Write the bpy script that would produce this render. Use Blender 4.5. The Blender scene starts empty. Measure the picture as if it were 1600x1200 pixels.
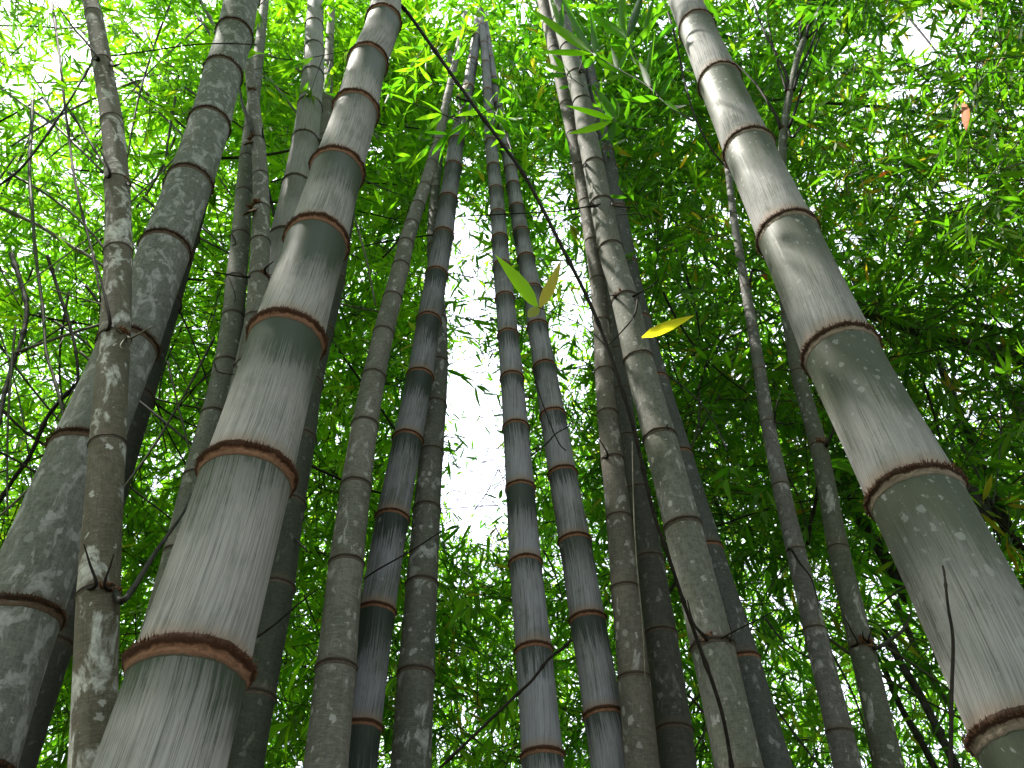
import bpy, bmesh, math, random
import numpy as np
from mathutils import Vector, Matrix

random.seed(11)
rng = np.random.default_rng(11)
scene = bpy.context.scene
col = scene.collection
R = math.radians

# ------------------------------------------------------------------ camera, sky, sun, exposure
PITCH = 50.0
FPX = 1155.0                      # focal length in pixels of the 1600 wide photograph
EYE = Vector((0, 0, 1.5))
cam_data = bpy.data.cameras.new('camera')
cam = bpy.data.objects.new('camera', cam_data)
col.objects.link(cam)
cam.location = EYE
cam.rotation_euler = (R(90 + PITCH), 0, 0)
cam_data.sensor_width = 36
cam_data.lens = 36 * FPX / 1600
cam_data.clip_start = 0.05
cam_data.clip_end = 1000
scene.camera = cam

SUN_EL, SUN_AZ = 62.0, -104.0     # azimuth from +Y towards +X; the sun stands high over the left shoulder
w = bpy.data.worlds.new('World')
scene.world = w
w.use_nodes = True
nt = w.node_tree
bg = nt.nodes['Background']
sky = nt.nodes.new('ShaderNodeTexSky')
sky.sky_type = 'NISHITA'
sky.sun_disc = False
sky.sun_elevation = R(SUN_EL)
sky.sun_rotation = R(SUN_AZ)
sky.air_density = 1.0
sky.dust_density = 4.0
hz = nt.nodes.new('ShaderNodeMixRGB')           # thin bright overcast in front of the blue
hz.blend_type = 'MIX'
hz.inputs['Fac'].default_value = 0.75
hz.inputs['Color2'].default_value = (8.5, 8.8, 10.2, 1)
nt.links.new(sky.outputs['Color'], hz.inputs['Color1'])
nt.links.new(hz.outputs['Color'], bg.inputs['Color'])
bg.inputs['Strength'].default_value = 0.15

sd = bpy.data.lights.new('sun', 'SUN')
sd.energy = 4.5
sd.angle = R(0.53)
sd.color = (1.0, 0.95, 0.86)
sun = bpy.data.objects.new('sun', sd)
col.objects.link(sun)
sv = Vector((math.sin(R(SUN_AZ)) * math.cos(R(SUN_EL)), math.cos(R(SUN_AZ)) * math.cos(R(SUN_EL)), math.sin(R(SUN_EL))))
sun.rotation_euler = sv.to_track_quat('Z', 'Y').to_euler()
sun.location = (0, 0, 30)

scene.view_settings.view_transform = 'Standard'
scene.view_settings.look = 'None'
scene.view_settings.gamma = 1
scene.view_settings.use_curve_mapping = False
scene.view_settings.exposure = 1.62
scene.render.engine = 'CYCLES'
scene.cycles.max_bounces = 10
scene.cycles.transmission_bounces = 8
scene.cycles.diffuse_bounces = 8

# ------------------------------------------------------------------ helpers
CP, SP = math.cos(R(PITCH)), math.sin(R(PITCH))
FWD = Vector((0, CP, SP)); UPV = Vector((0, -SP, CP)); RGT = Vector((1, 0, 0))

def ray(u, v):
    return FWD * FPX + RGT * (u - 800) - UPV * (v - 600)

def at(u, v, y0, k=0.0):
    """the point seen at photo pixel (u, v) on the upright plane Y = y0 + k * (height above the eye)"""
    r = ray(u, v)
    t = y0 / (r.y - k * r.z)
    return EYE + r * t

def depth(p):
    return (p - EYE).dot(FWD)

def link(o, parent=None):
    col.objects.link(o)
    if parent is not None:
        o.parent = parent
    return o

def empty(name, loc, label, cat, group=None):
    o = bpy.data.objects.new(name, None)
    o.location = loc
    o.empty_display_size = 0.05
    o['label'] = label; o['category'] = cat
    if group: o['group'] = group
    return link(o)

def mesh_from(name, verts, faces, mat=None, smooth=True, attrs=None, uvs=None):
    me = bpy.data.meshes.new(name)
    me.from_pydata([tuple(v) for v in verts], [], faces)
    if smooth:
        me.polygons.foreach_set('use_smooth', [True] * len(me.polygons))
    if mat: me.materials.append(mat)
    for an, vals in (attrs or {}).items():
        a = me.attributes.new(an, 'FLOAT', 'POINT')
        a.data.foreach_set('value', np.asarray(vals, dtype=np.float32))
    if uvs is not None:
        a = me.attributes.new('skin', 'FLOAT_VECTOR', 'POINT')
        a.data.foreach_set('vector', np.asarray(uvs, dtype=np.float32).ravel())
    me.update()
    return me

def child(name, me, parent, origin):
    o = bpy.data.objects.new(name, me)
    link(o, parent)
    return o

# ------------------------------------------------------------------ materials
def new_mat(name):
    m = bpy.data.materials.new(name)
    m.use_nodes = True
    n = m.node_tree.nodes
    for x in list(n): n.remove(x)
    out = n.new('ShaderNodeOutputMaterial')
    b = n.new('ShaderNodeBsdfPrincipled')
    m.node_tree.links.new(b.outputs[0], out.inputs[0])
    return m, n, m.node_tree.links, b, out

class G:
    """tiny node graph helper"""
    def __init__(s, n, l): s.n, s.l = n, l
    def put(s, sock, v):
        if hasattr(v, 'node'): s.l.new(v, sock)
        elif isinstance(v, (tuple, list)) and len(v) == 3 and sock.type == 'RGBA': sock.default_value = (*v, 1)
        else: sock.default_value = v
    def math(s, op, a, b=0.0, c=None, clamp=False):
        x = s.n.new('ShaderNodeMath'); x.operation = op; x.use_clamp = clamp
        s.put(x.inputs[0], a); s.put(x.inputs[1], b)
        if c is not None: s.put(x.inputs[2], c)
        return x.outputs[0]
    def mix(s, f, a, b, mode='MIX'):
        x = s.n.new('ShaderNodeMixRGB'); x.blend_type = mode
        s.put(x.inputs[0], f); s.put(x.inputs[1], a); s.put(x.inputs[2], b)
        return x.outputs[0]
    def attr(s, name, kind='Fac'):
        x = s.n.new('ShaderNodeAttribute'); x.attribute_name = name
        return x.outputs[kind]
    def vscale(s, v, sc, off=None):
        x = s.n.new('ShaderNodeMapping')
        s.put(x.inputs['Vector'], v); x.inputs['Scale'].default_value = sc
        if off is not None: s.put(x.inputs['Location'], off)
        return x.outputs[0]
    def noise(s, v, scale=1.0, detail=4.0, rough=0.6, dist=0.0):
        x = s.n.new('ShaderNodeTexNoise')
        s.put(x.inputs['Vector'], v); x.inputs['Scale'].default_value = scale
        x.inputs['Detail'].default_value = detail; x.inputs['Roughness'].default_value = rough
        x.inputs['Distortion'].default_value = dist
        return x.outputs['Fac']
    def voro(s, v, scale):
        x = s.n.new('ShaderNodeTexVoronoi'); s.put(x.inputs['Vector'], v); x.inputs['Scale'].default_value = scale
        return x.outputs['Distance'], x.outputs['Color']
    def ramp(s, f, a, b):
        x = s.n.new('ShaderNodeMapRange'); x.interpolation_type = 'SMOOTHSTEP'
        s.put(x.inputs[0], f); x.inputs[1].default_value = a; x.inputs[2].default_value = b
        return x.outputs[0]
    def rand_off(s, k=13.0):
        oi = s.n.new('ShaderNodeObjectInfo')
        c = s.n.new('ShaderNodeCombineXYZ')
        a = s.math('MULTIPLY', oi.outputs['Random'], k * 7)
        for i, q in enumerate((a, s.math('MULTIPLY', oi.outputs['Random'], k * 3.1), a)):
            s.l.new(q, c.inputs[i])
        return c.outputs[0], oi.outputs['Random']

def culm_mat(name, bloom, green, worn=0.40, streaks=0.9, lichen=0.15, soft=0.2, tan=0.8, dark=0.35):
    """bamboo skin: chalky bloom rubbed off below each node, streaks along the grain, pale lichen, dirt"""
    m, n, l, b, out = new_mat(name)
    bloom = tuple(0.58 * x for x in bloom); green = tuple(0.75 * x for x in green)
    g = G(n, l)
    skin = g.attr('skin', 'Vector')          # x = round the culm (m), y = along it (m)
    along = g.attr('along')                  # 0 at the foot of the internode, 1 under the node above
    off, rnd = g.rand_off()
    fine = g.noise(g.vscale(skin, (430, 7, 1), off), 1, 3, 0.65)
    mid = g.noise(g.vscale(skin, (190, 2.6, 1), off), 1, 4, 0.72)
    blot = g.noise(g.vscale(skin, (17, 10, 1), off), 1, 6, 0.72, 0.4)
    big = g.noise(g.vscale(skin, (7, 3, 1), off), 1, 2, 0.5)
    # where the bloom is left
    x = g.math('SUBTRACT', 1.0, along)
    x = g.math('ADD', x, g.math('MULTIPLY', g.math('SUBTRACT', mid, 0.5), streaks))
    x = g.math('ADD', x, g.math('MULTIPLY', g.math('SUBTRACT', fine, 0.5), streaks * 0.8))
    x = g.math('ADD', x, g.math('MULTIPLY', g.math('SUBTRACT', blot, 0.5), 0.5))
    x = g.math('ADD', x, g.math('MULTIPLY', g.math('SUBTRACT', big, 0.5), 0.9))
    x = g.math('ADD', x, g.math('MULTIPLY', g.math('SUBTRACT', rnd, 0.5), 0.4))
    fac = g.ramp(x, worn - soft, worn + soft)
    c = g.mix(fac, green, bloom)
    # dark smudges and grain inside the bloom
    sm = g.ramp(g.math('ADD', g.math('MULTIPLY', mid, 0.45), g.math('MULTIPLY', g.math('ADD', blot, big), 0.275)), 0.47, 0.62)
    c = g.mix(g.math('MULTIPLY', sm, dark), c, (0.058, 0.066, 0.045))
    gr = g.ramp(fine, 0.42, 0.66)
    c = g.mix(g.math('MULTIPLY', gr, 0.42), c, (0.055, 0.052, 0.052))
    gr2 = g.ramp(g.noise(g.vscale(skin, (700, 3, 1), off), 1, 2, 0.6), 0.55, 0.68)
    c = g.mix(g.math('MULTIPLY', gr2, 0.5), c, (0.04, 0.042, 0.04))
    # lichen: blotches and round spots of uneven size
    wv = n.new('ShaderNodeVectorMath'); wv.operation = 'ADD'
    nz = n.new('ShaderNodeTexNoise'); l.new(skin, nz.inputs['Vector']); nz.inputs['Scale'].default_value = 90; nz.inputs['Detail'].default_value = 4
    ws = n.new('ShaderNodeVectorMath'); ws.operation = 'SCALE'; l.new(nz.outputs['Color'], ws.inputs[0]); ws.inputs['Scale'].default_value = 0.016
    l.new(g.vscale(skin, (1, 0.7, 1), off), wv.inputs[0]); l.new(ws.outputs[0], wv.inputs[1])
    d, vc = g.voro(wv.outputs[0], 42)
    sep = n.new('ShaderNodeSeparateColor'); l.new(vc, sep.inputs[0])
    size = g.math('ADD', 0.06, g.math('MULTIPLY', sep.outputs[1], 0.32))
    spots = g.math('MULTIPLY', g.ramp(g.math('SUBTRACT', size, d), 0.0, 0.10), g.math('LESS_THAN', sep.outputs[0], min(0.9, lichen * 1.2)))
    c = g.mix(g.math('MULTIPLY', spots, 0.55), c, (0.25, 0.26, 0.25))
    fleck = g.ramp(g.noise(g.vscale(skin, (150, 110, 1), off), 1, 5, 0.7), 0.62, 0.70)
    c = g.mix(g.math('MULTIPLY', fleck, min(1, lichen * 1.5)), c, (0.24, 0.25, 0.24))
    speck = g.ramp(g.noise(g.vscale(skin, (520, 330, 1), off), 1, 3, 0.7), 0.66, 0.74)
    c = g.mix(g.math('MULTIPLY', speck, 0.55), c, (0.04, 0.035, 0.03))
    # tan foot of the internode, just above the sheath scar
    ft = g.math('MULTIPLY', g.ramp(g.math('ADD', along, g.math('MULTIPLY', g.math('SUBTRACT', mid, 0.5), 0.12)), 0.13, 0.0), tan)
    c = g.mix(ft, c, (0.22, 0.15, 0.105))
    l.new(c, b.inputs['Base Color'])
    b.inputs['Roughness'].default_value = 0.55
    l.new(g.math('ADD', 0.55, g.math('MULTIPLY', fac, 0.3)), b.inputs['Roughness'])
    b.inputs['Specular IOR Level'].default_value = 0.15
    bp = n.new('ShaderNodeBump'); bp.inputs['Strength'].default_value = 0.22; bp.inputs['Distance'].default_value = 0.002
    l.new(g.math('ADD', g.math('MULTIPLY', fine, 0.6), g.math('ADD', g.math('MULTIPLY', mid, 0.5), g.math('MULTIPLY', blot, 0.7))), bp.inputs['Height'])
    l.new(bp.outputs[0], b.inputs['Normal'])
    return m

def bark_mat(name, base, pale, moss, patch=0.54, big=1.0):
    """old weathered culm: grey-olive skin under blotched pale lichen crusts"""
    m, n, l, b, out = new_mat(name)
    base = tuple(0.62 * x for x in base); pale = tuple(0.75 * x for x in pale); moss = tuple(0.62 * x for x in moss); patch += 0.012
    g = G(n, l)
    skin = g.attr('skin', 'Vector'); along = g.attr('along')
    off, rnd = g.rand_off()
    n1 = g.noise(g.vscale(skin, (22 / big, 11 / big, 1), off), 1, 6, 0.6, 0.6)
    n2 = g.noise(g.vscale(skin, (75, 60, 1), off), 1, 7, 0.75)
    n3 = g.noise(g.vscale(skin, (40, 260, 1), off), 1, 4, 0.65)
    n5 = g.noise(g.vscale(skin, (360, 16, 1), off), 1, 3, 0.65)
    n4 = g.noise(g.vscale(skin, (9, 4, 1), off), 1, 3, 0.5)
    c = g.mix(g.ramp(n4, 0.38, 0.62), base, moss)
    c = g.mix(g.math('MULTIPLY', g.ramp(n2, 0.42, 0.64), 0.6), c, tuple(x * 0.42 for x in base))
    c = g.mix(g.math('MULTIPLY', g.ramp(n3, 0.46, 0.66), 0.4), c, tuple(x * 1.6 for x in base))
    c = g.mix(g.math('MULTIPLY', g.ramp(n5, 0.50, 0.66), 0.45), c, tuple(x * 0.4 for x in base))
    edge = g.math('ADD', n1, g.math('MULTIPLY', g.math('SUBTRACT', n2, 0.5), 0.16))
    pf = g.ramp(edge, patch, patch + 0.075)
    pv = g.math('MULTIPLY', pf, g.math('ADD', 0.45, g.math('MULTIPLY', g.ramp(n2, 0.60, 0.40), 0.5)))
    c = g.mix(pv, c, pale)
    wv = n.new('ShaderNodeVectorMath'); wv.operation = 'ADD'
    nz = n.new('ShaderNodeTexNoise'); l.new(skin, nz.inputs['Vector']); nz.inputs['Scale'].default_value = 80; nz.inputs['Detail'].default_value = 5
    ws = n.new('ShaderNodeVectorMath'); ws.operation = 'SCALE'; l.new(nz.outputs['Color'], ws.inputs[0]); ws.inputs['Scale'].default_value = 0.022
    l.new(g.vscale(skin, (1, 0.75, 1), off), wv.inputs[0]); l.new(ws.outputs[0], wv.inputs[1])
    d, vc = g.voro(wv.outputs[0], 40)
    sep = n.new('ShaderNodeSeparateColor'); l.new(vc, sep.inputs[0])
    size = g.math('ADD', 0.04, g.math('MULTIPLY', g.math('POWER', sep.outputs[1], 2.0), 0.42))
    spots = g.math('MULTIPLY', g.ramp(g.math('SUBTRACT', size, d), 0.0, 0.10), g.math('LESS_THAN', sep.outputs[0], 0.68))
    c = g.mix(g.math('MULTIPLY', spots, g.math('ADD', 0.40, g.math('MULTIPLY', sep.outputs[2], 0.5))), c, pale)
    fleck = g.ramp(g.noise(g.vscale(skin, (210, 170, 1), off), 1, 5, 0.75), 0.60, 0.70)
    c = g.mix(g.math('MULTIPLY', fleck, 0.45), c, pale)
    dkf = g.ramp(g.noise(g.vscale(skin, (330, 240, 1), off), 1, 4, 0.75), 0.62, 0.70)
    c = g.mix(g.math('MULTIPLY', dkf, 0.6), c, tuple(x * 0.25 for x in base))
    c = g.mix(g.math('MULTIPLY', g.ramp(along, 0.10, 0.0), 0.5), c, (0.10, 0.078, 0.055))
    c = g.mix(g.math('MULTIPLY', g.ramp(along, 0.93, 1.0), 0.4), c, (0.12, 0.10, 0.08))
    l.new(c, b.inputs['Base Color'])
    b.inputs['Roughness'].default_value = 0.8
    b.inputs['Specular IOR Level'].default_value = 0.2
    bp = n.new('ShaderNodeBump'); bp.inputs['Strength'].default_value = 0.35; bp.inputs['Distance'].default_value = 0.003
    l.new(g.math('ADD', n2, g.math('MULTIPLY', pf, 0.5)), bp.inputs['Height'])
    l.new(bp.outputs[0], b.inputs['Normal'])
    return m

def ring_mat(name, band, rim):
    m, n, l, b, out = new_mat(name)
    g = G(n, l)
    skin = g.attr('skin', 'Vector')
    rm = g.attr('rim')
    off, rnd = g.rand_off()
    n1 = g.noise(g.vscale(skin, (60, 260, 1), off), 1, 4, 0.65)
    n2 = g.noise(g.vscale(skin, (240, 130, 1), off), 1, 4, 0.7)
    c = g.mix(g.ramp(n1, 0.35, 0.65), band, tuple(x * 0.55 for x in band))
    c = g.mix(g.math('MULTIPLY', g.ramp(n2, 0.55, 0.68), 0.7), c, tuple(x * 0.35 for x in band))
    c = g.mix(g.ramp(g.math('ADD', rm, g.math('MULTIPLY', g.math('SUBTRACT', n1, 0.5), 1.6)), -0.1, -0.8), c, (0.055, 0.06, 0.045))
    c = g.mix(g.ramp(g.math('ADD', rm, g.math('MULTIPLY', g.math('SUBTRACT', n2, 0.5), 0.8)), 0.35, 0.75), c, rim)
    l.new(c, b.inputs['Base Color'])
    b.inputs['Roughness'].default_value = 0.85
    b.inputs['Specular IOR Level'].default_value = 0.15
    bp = n.new('ShaderNodeBump'); bp.inputs['Strength'].default_value = 0.5; bp.inputs['Distance'].default_value = 0.002
    l.new(n2, bp.inputs['Height']); l.new(bp.outputs[0], b.inputs['Normal'])
    return m

def plain_mat(name, c0, c1, rough=0.75, scale=40):
    m, n, l, b, out = new_mat(name)
    g = G(n, l)
    tc = n.new('ShaderNodeTexCoord')
    x = g.noise(tc.outputs['Object'], scale, 4, 0.65)
    l.new(g.mix(g.ramp(x, 0.35, 0.65), c0, c1), b.inputs['Base Color'])
    b.inputs['Roughness'].default_value = rough
    b.inputs['Specular IOR Level'].default_value = 0.12
    return m

def leaf_mat(name, ramp, trans=0.58, tcol=1.0, rough=0.5):
    m, n, l, b, out = new_mat(name)
    g = G(n, l)
    t = g.attr('tint')
    cr = n.new('ShaderNodeValToRGB')
    e = cr.color_ramp.elements
    e[0].position, e[0].color = ramp[0][0], (*ramp[0][1], 1)
    e[1].position, e[1].color = ramp[-1][0], (*ramp[-1][1], 1)
    for p, c in ramp[1:-1]:
        q = e.new(p); q.color = (*c, 1)
    l.new(t, cr.inputs[0])
    l.new(cr.outputs[0], b.inputs['Base Color'])
    b.inputs['Roughness'].default_value = rough
    b.inputs['Specular IOR Level'].default_value = 0.28
    tr = n.new('ShaderNodeBsdfTranslucent')
    tc = g.mix(1.0, cr.outputs[0], (2.1 * tcol, 2.75 * tcol, 0.6 * tcol), 'MULTIPLY')
    l.new(tc, tr.inputs['Color'])
    mx = n.new('ShaderNodeMixShader'); mx.inputs[0].default_value = trans
    l.new(b.outputs[0], mx.inputs[1]); l.new(tr.outputs[0], mx.inputs[2])
    l.new(mx.outputs[0], out.inputs[0])
    return m

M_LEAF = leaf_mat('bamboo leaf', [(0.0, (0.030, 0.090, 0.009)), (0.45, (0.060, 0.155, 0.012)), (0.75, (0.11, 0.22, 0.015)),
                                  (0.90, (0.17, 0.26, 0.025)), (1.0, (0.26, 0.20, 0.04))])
M_LEAF_SHADED = leaf_mat('deep green bamboo leaf', [(0.0, (0.022, 0.066, 0.008)), (0.5, (0.045, 0.115, 0.010)), (0.85, (0.085, 0.17, 0.014)),
                                   (0.96, (0.13, 0.18, 0.02)), (1.0, (0.24, 0.15, 0.03))])  # right foliage: shade of its leaf layers put into a darker colour
M_LEAF_SUNLIT = leaf_mat('young sunlit bamboo leaf', [(0.0, (0.06, 0.14, 0.012)), (0.5, (0.11, 0.22, 0.015)), (0.85, (0.19, 0.28, 0.02)),
                                     (1.0, (0.30, 0.30, 0.04))])  # left and distant foliage: sunlight partly put into the paler colour
M_LEAF_YELLOW = leaf_mat('yellowed leaf', [(0.0, (0.45, 0.30, 0.04)), (1.0, (0.58, 0.44, 0.06))], 0.72, 1.1)
M_LEAF_LIME = leaf_mat('lime leaf', [(0.0, (0.22, 0.36, 0.03)), (1.0, (0.32, 0.47, 0.04))], 0.7, 1.05)
M_LEAF_OLIVE = leaf_mat('olive leaf', [(0.0, (0.22, 0.25, 0.03)), (1.0, (0.26, 0.27, 0.04))], 0.5, 0.9)
M_LEAF_RUST = leaf_mat('rust leaf', [(0.0, (0.42, 0.10, 0.012)), (1.0, (0.46, 0.12, 0.014))], 0.4, 0.35)
M_TWIG = plain_mat('dark twig', (0.010, 0.008, 0.006), (0.022, 0.017, 0.013), 0.8, 60)
M_STEM_GREEN = plain_mat('olive stem', (0.03, 0.036, 0.018), (0.06, 0.065, 0.035), 0.6, 30)
M_STEM_PALE = plain_mat('pale stem', (0.09, 0.085, 0.06), (0.16, 0.15, 0.115), 0.7, 30)
M_STEM_GREY = plain_mat('grey stem', (0.025, 0.024, 0.020), (0.06, 0.058, 0.05), 0.7, 25)
M_SHEATH = plain_mat('dry sheath', (0.09, 0.045, 0.025), (0.20, 0.11, 0.065), 0.85, 90)
M_SHEATH_PALE = plain_mat('papery sheath', (0.30, 0.22, 0.14), (0.48, 0.40, 0.28), 0.8, 60)
M_HAIR = plain_mat('node hairs', (0.045, 0.021, 0.012), (0.11, 0.052, 0.028), 0.9, 200)
M_GROUND = plain_mat('leaf litter', (0.07, 0.05, 0.03), (0.17, 0.12, 0.075), 0.95, 8)

# ------------------------------------------------------------------ ground
gv, gf = [], []
NG = 40
for j in range(NG + 1):
    for i in range(NG + 1):
        x = (i / NG - 0.5) * 2; y = (j / NG - 0.5) * 2
        x = math.copysign(abs(x) ** 2.2, x) * 400; y = math.copysign(abs(y) ** 2.2, y) * 400
        gv.append((x, y, 0.05 * math.sin(x * 1.3) * math.cos(y * 1.1) - 0.06))
for j in range(NG):
    for i in range(NG):
        a = j * (NG + 1) + i
        gf.append((a, a + 1, a + NG + 2, a + NG + 1))
ground = bpy.data.objects.new('ground', mesh_from('ground', gv, gf, M_GROUND))
ground['kind'] = 'structure'
link(ground)

# ------------------------------------------------------------------ bamboo culms
def frame_at(p, tan):
    """side vectors: first points away from the eye, so the seam is at the back"""
    a = (p - EYE); a = a - tan * a.dot(tan)
    a.normalize()
    return a, tan.cross(a).normalized()

def spline(P, i, t):
    p0 = P[max(i - 1, 0)]; p1 = P[i]; p2 = P[i + 1]; p3 = P[min(i + 2, len(P) - 1)]
    return 0.5 * ((2 * p1) + (p2 - p0) * t + (2 * p0 - 5 * p1 + 4 * p2 - p3) * t * t + (3 * p1 - p0 - 3 * p2 + p3) * t ** 3)

def internode_mesh(pa, ra, pb, rb, mat, seg, P=None, i=0, origin=None, sag=0.018, rnd=None):
    """closed round wall from node a (below) to node b (above)"""
    NS = 9
    ts = [0, 0.03, 0.08, 0.2, 0.4, 0.6, 0.8, 0.93, 1.0]
    V, UV, AL, F = [], [], [], []
    L = (pb - pa).length
    for q, t in enumerate(ts):
        c = spline(P, i, t) if P else pa.lerp(pb, t)
        c2 = spline(P, i, min(1, t + 0.02)) if P else pb
        c1 = spline(P, i, max(0, t - 0.02)) if P else pa
        tan = (c2 - c1).normalized()
        a, b = frame_at(c, tan)
        e = abs(2 * t - 1) ** 3
        r = (ra + (rb - ra) * t) * (1 - sag + 1.6 * sag * e)
        for s in range(seg + 1):
            th = 2 * math.pi * s / seg
            d = a * math.cos(th) + b * math.sin(th)
            V.append(c + d * r - origin)
            UV.append((th * r, t * L, 0)); AL.append(t)
    for q in range(NS - 1):
        for s in range(seg):
            u = q * (seg + 1) + s
            F.append((u, u + 1, u + seg + 2, u + seg + 1))
    return mesh_from('internode', V, F, mat, True, {'along': AL}, UV)

def ring_mesh(p, tan, r, mat, seg, origin, size, rs):
    """sheath scar: fuzzy brown rim over a tan band"""
    a, b = frame_at(p, tan)
    prof = [(0.15, 0.985, 0.9), (0.11, 1.03, 1), (0.07, 1.075, 1), (0.03, 1.10, 1), (-0.015, 1.095, 1), (-0.05, 1.065, 0.8), (-0.085, 1.036, 0.45),
            (-0.13, 1.028, 0.1), (-0.17, 1.028, 0), (-0.22, 1.015, -0.4), (-0.28, 0.985, -1)]
    V, UV, RM, F = [], [], [], []
    ph = [rs.uniform(0, 6.28) for _ in range(4)]
    tilt = rs.uniform(-0.03, 0.03)
    for (s, k, rim) in prof:
        for q in range(seg + 1):
            th = 2 * math.pi * q / seg
            wob = 0.012 * math.sin(3 * th + ph[0]) + 0.009 * math.sin(7 * th + ph[1]) + 0.008 * math.sin(17 * th + ph[2]) + rs.uniform(-0.022, 0.022)
            kk = 1 + (k - 1) * size + (wob * size if 1.03 < k else 0)
            d = a * math.cos(th) + b * math.sin(th)
            V.append(p + d * (r * kk) + tan * (r * (s * (0.55 + 0.45 * size) + 0.6 * wob + tilt * math.cos(th + ph[3]))) - origin)
            UV.append((th * r, s * r, 0)); RM.append(rim)
    for j in range(len(prof) - 1):
        for q in range(seg):
            u = j * (seg + 1) + q
            F.append((u + 1, u, u + seg + 1, u + seg + 2))
    return mesh_from('node_ring', V, F, mat, True, {'rim': RM}, UV)

def fringe_mesh(p, tan, r, origin, n, rs, length=0.125):
    """stiff brown hairs standing on the rim of the scar"""
    a, b = frame_at(p, tan)
    V, F = [], []
    for q in range(n):
        th = 2 * math.pi * (q + rs.uniform(-0.5, 0.5)) / n
        d = a * math.cos(th) + b * math.sin(th)
        t = tan.cross(d)
        base = p + d * r * rs.uniform(1.05, 1.10) + tan * r * rs.uniform(-0.03, 0.04)
        tip = base + d * r * length * rs.uniform(0.1, 0.8) + tan * r * length * rs.uniform(0.1, 1.15) + t * r * length * rs.uniform(-0.5, 0.5)
        wd = r * rs.uniform(0.010, 0.022)
        k = len(V)
        V += [base - t * wd - origin, base + t * wd - origin, base + d * wd * 1.2 - tan * wd - origin, tip - origin]
        F += [(k, k + 1, k + 3), (k + 1, k + 2, k + 3), (k + 2, k, k + 3)]
    return mesh_from('fringe', V, F, M_HAIR, False)

def tube_mesh(name, pts, radii, mat, seg=7, origin=Vector((0, 0, 0)), knots=None):
    V, F = [], []
    n = len(pts)
    ref = Vector((0.31, 0.2, 0.93)).normalized()
    for i in range(n):
        tan = (pts[min(i + 1, n - 1)] - pts[max(i - 1, 0)]).normalized()
        a = tan.cross(ref)
        if a.length < 0.2: a = tan.cross(Vector((1, 0, 0)))
        a.normalize(); b = tan.cross(a)
        for s in range(seg):
            th = 2 * math.pi * s / seg
            V.append(pts[i] + (a * math.cos(th) + b * math.sin(th)) * radii[i] - origin)
    for i in range(n - 1):
        for s in range(seg):
            u = i * seg + s; v = i * seg + (s + 1) % seg
            F.append((u, v, v + seg, u + seg))
    F.append(tuple(range(seg))[::-1]); F.append(tuple((n - 1) * seg + s for s in range(seg)))
    return mesh_from(name, V, F, mat)

def smooth_poly(P, per=6):
    out = []
    for i in range(len(P) - 1):
        for q in range(per):
            out.append(spline(P, i, q / per))
    out.append(P[-1])
    return out

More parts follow.
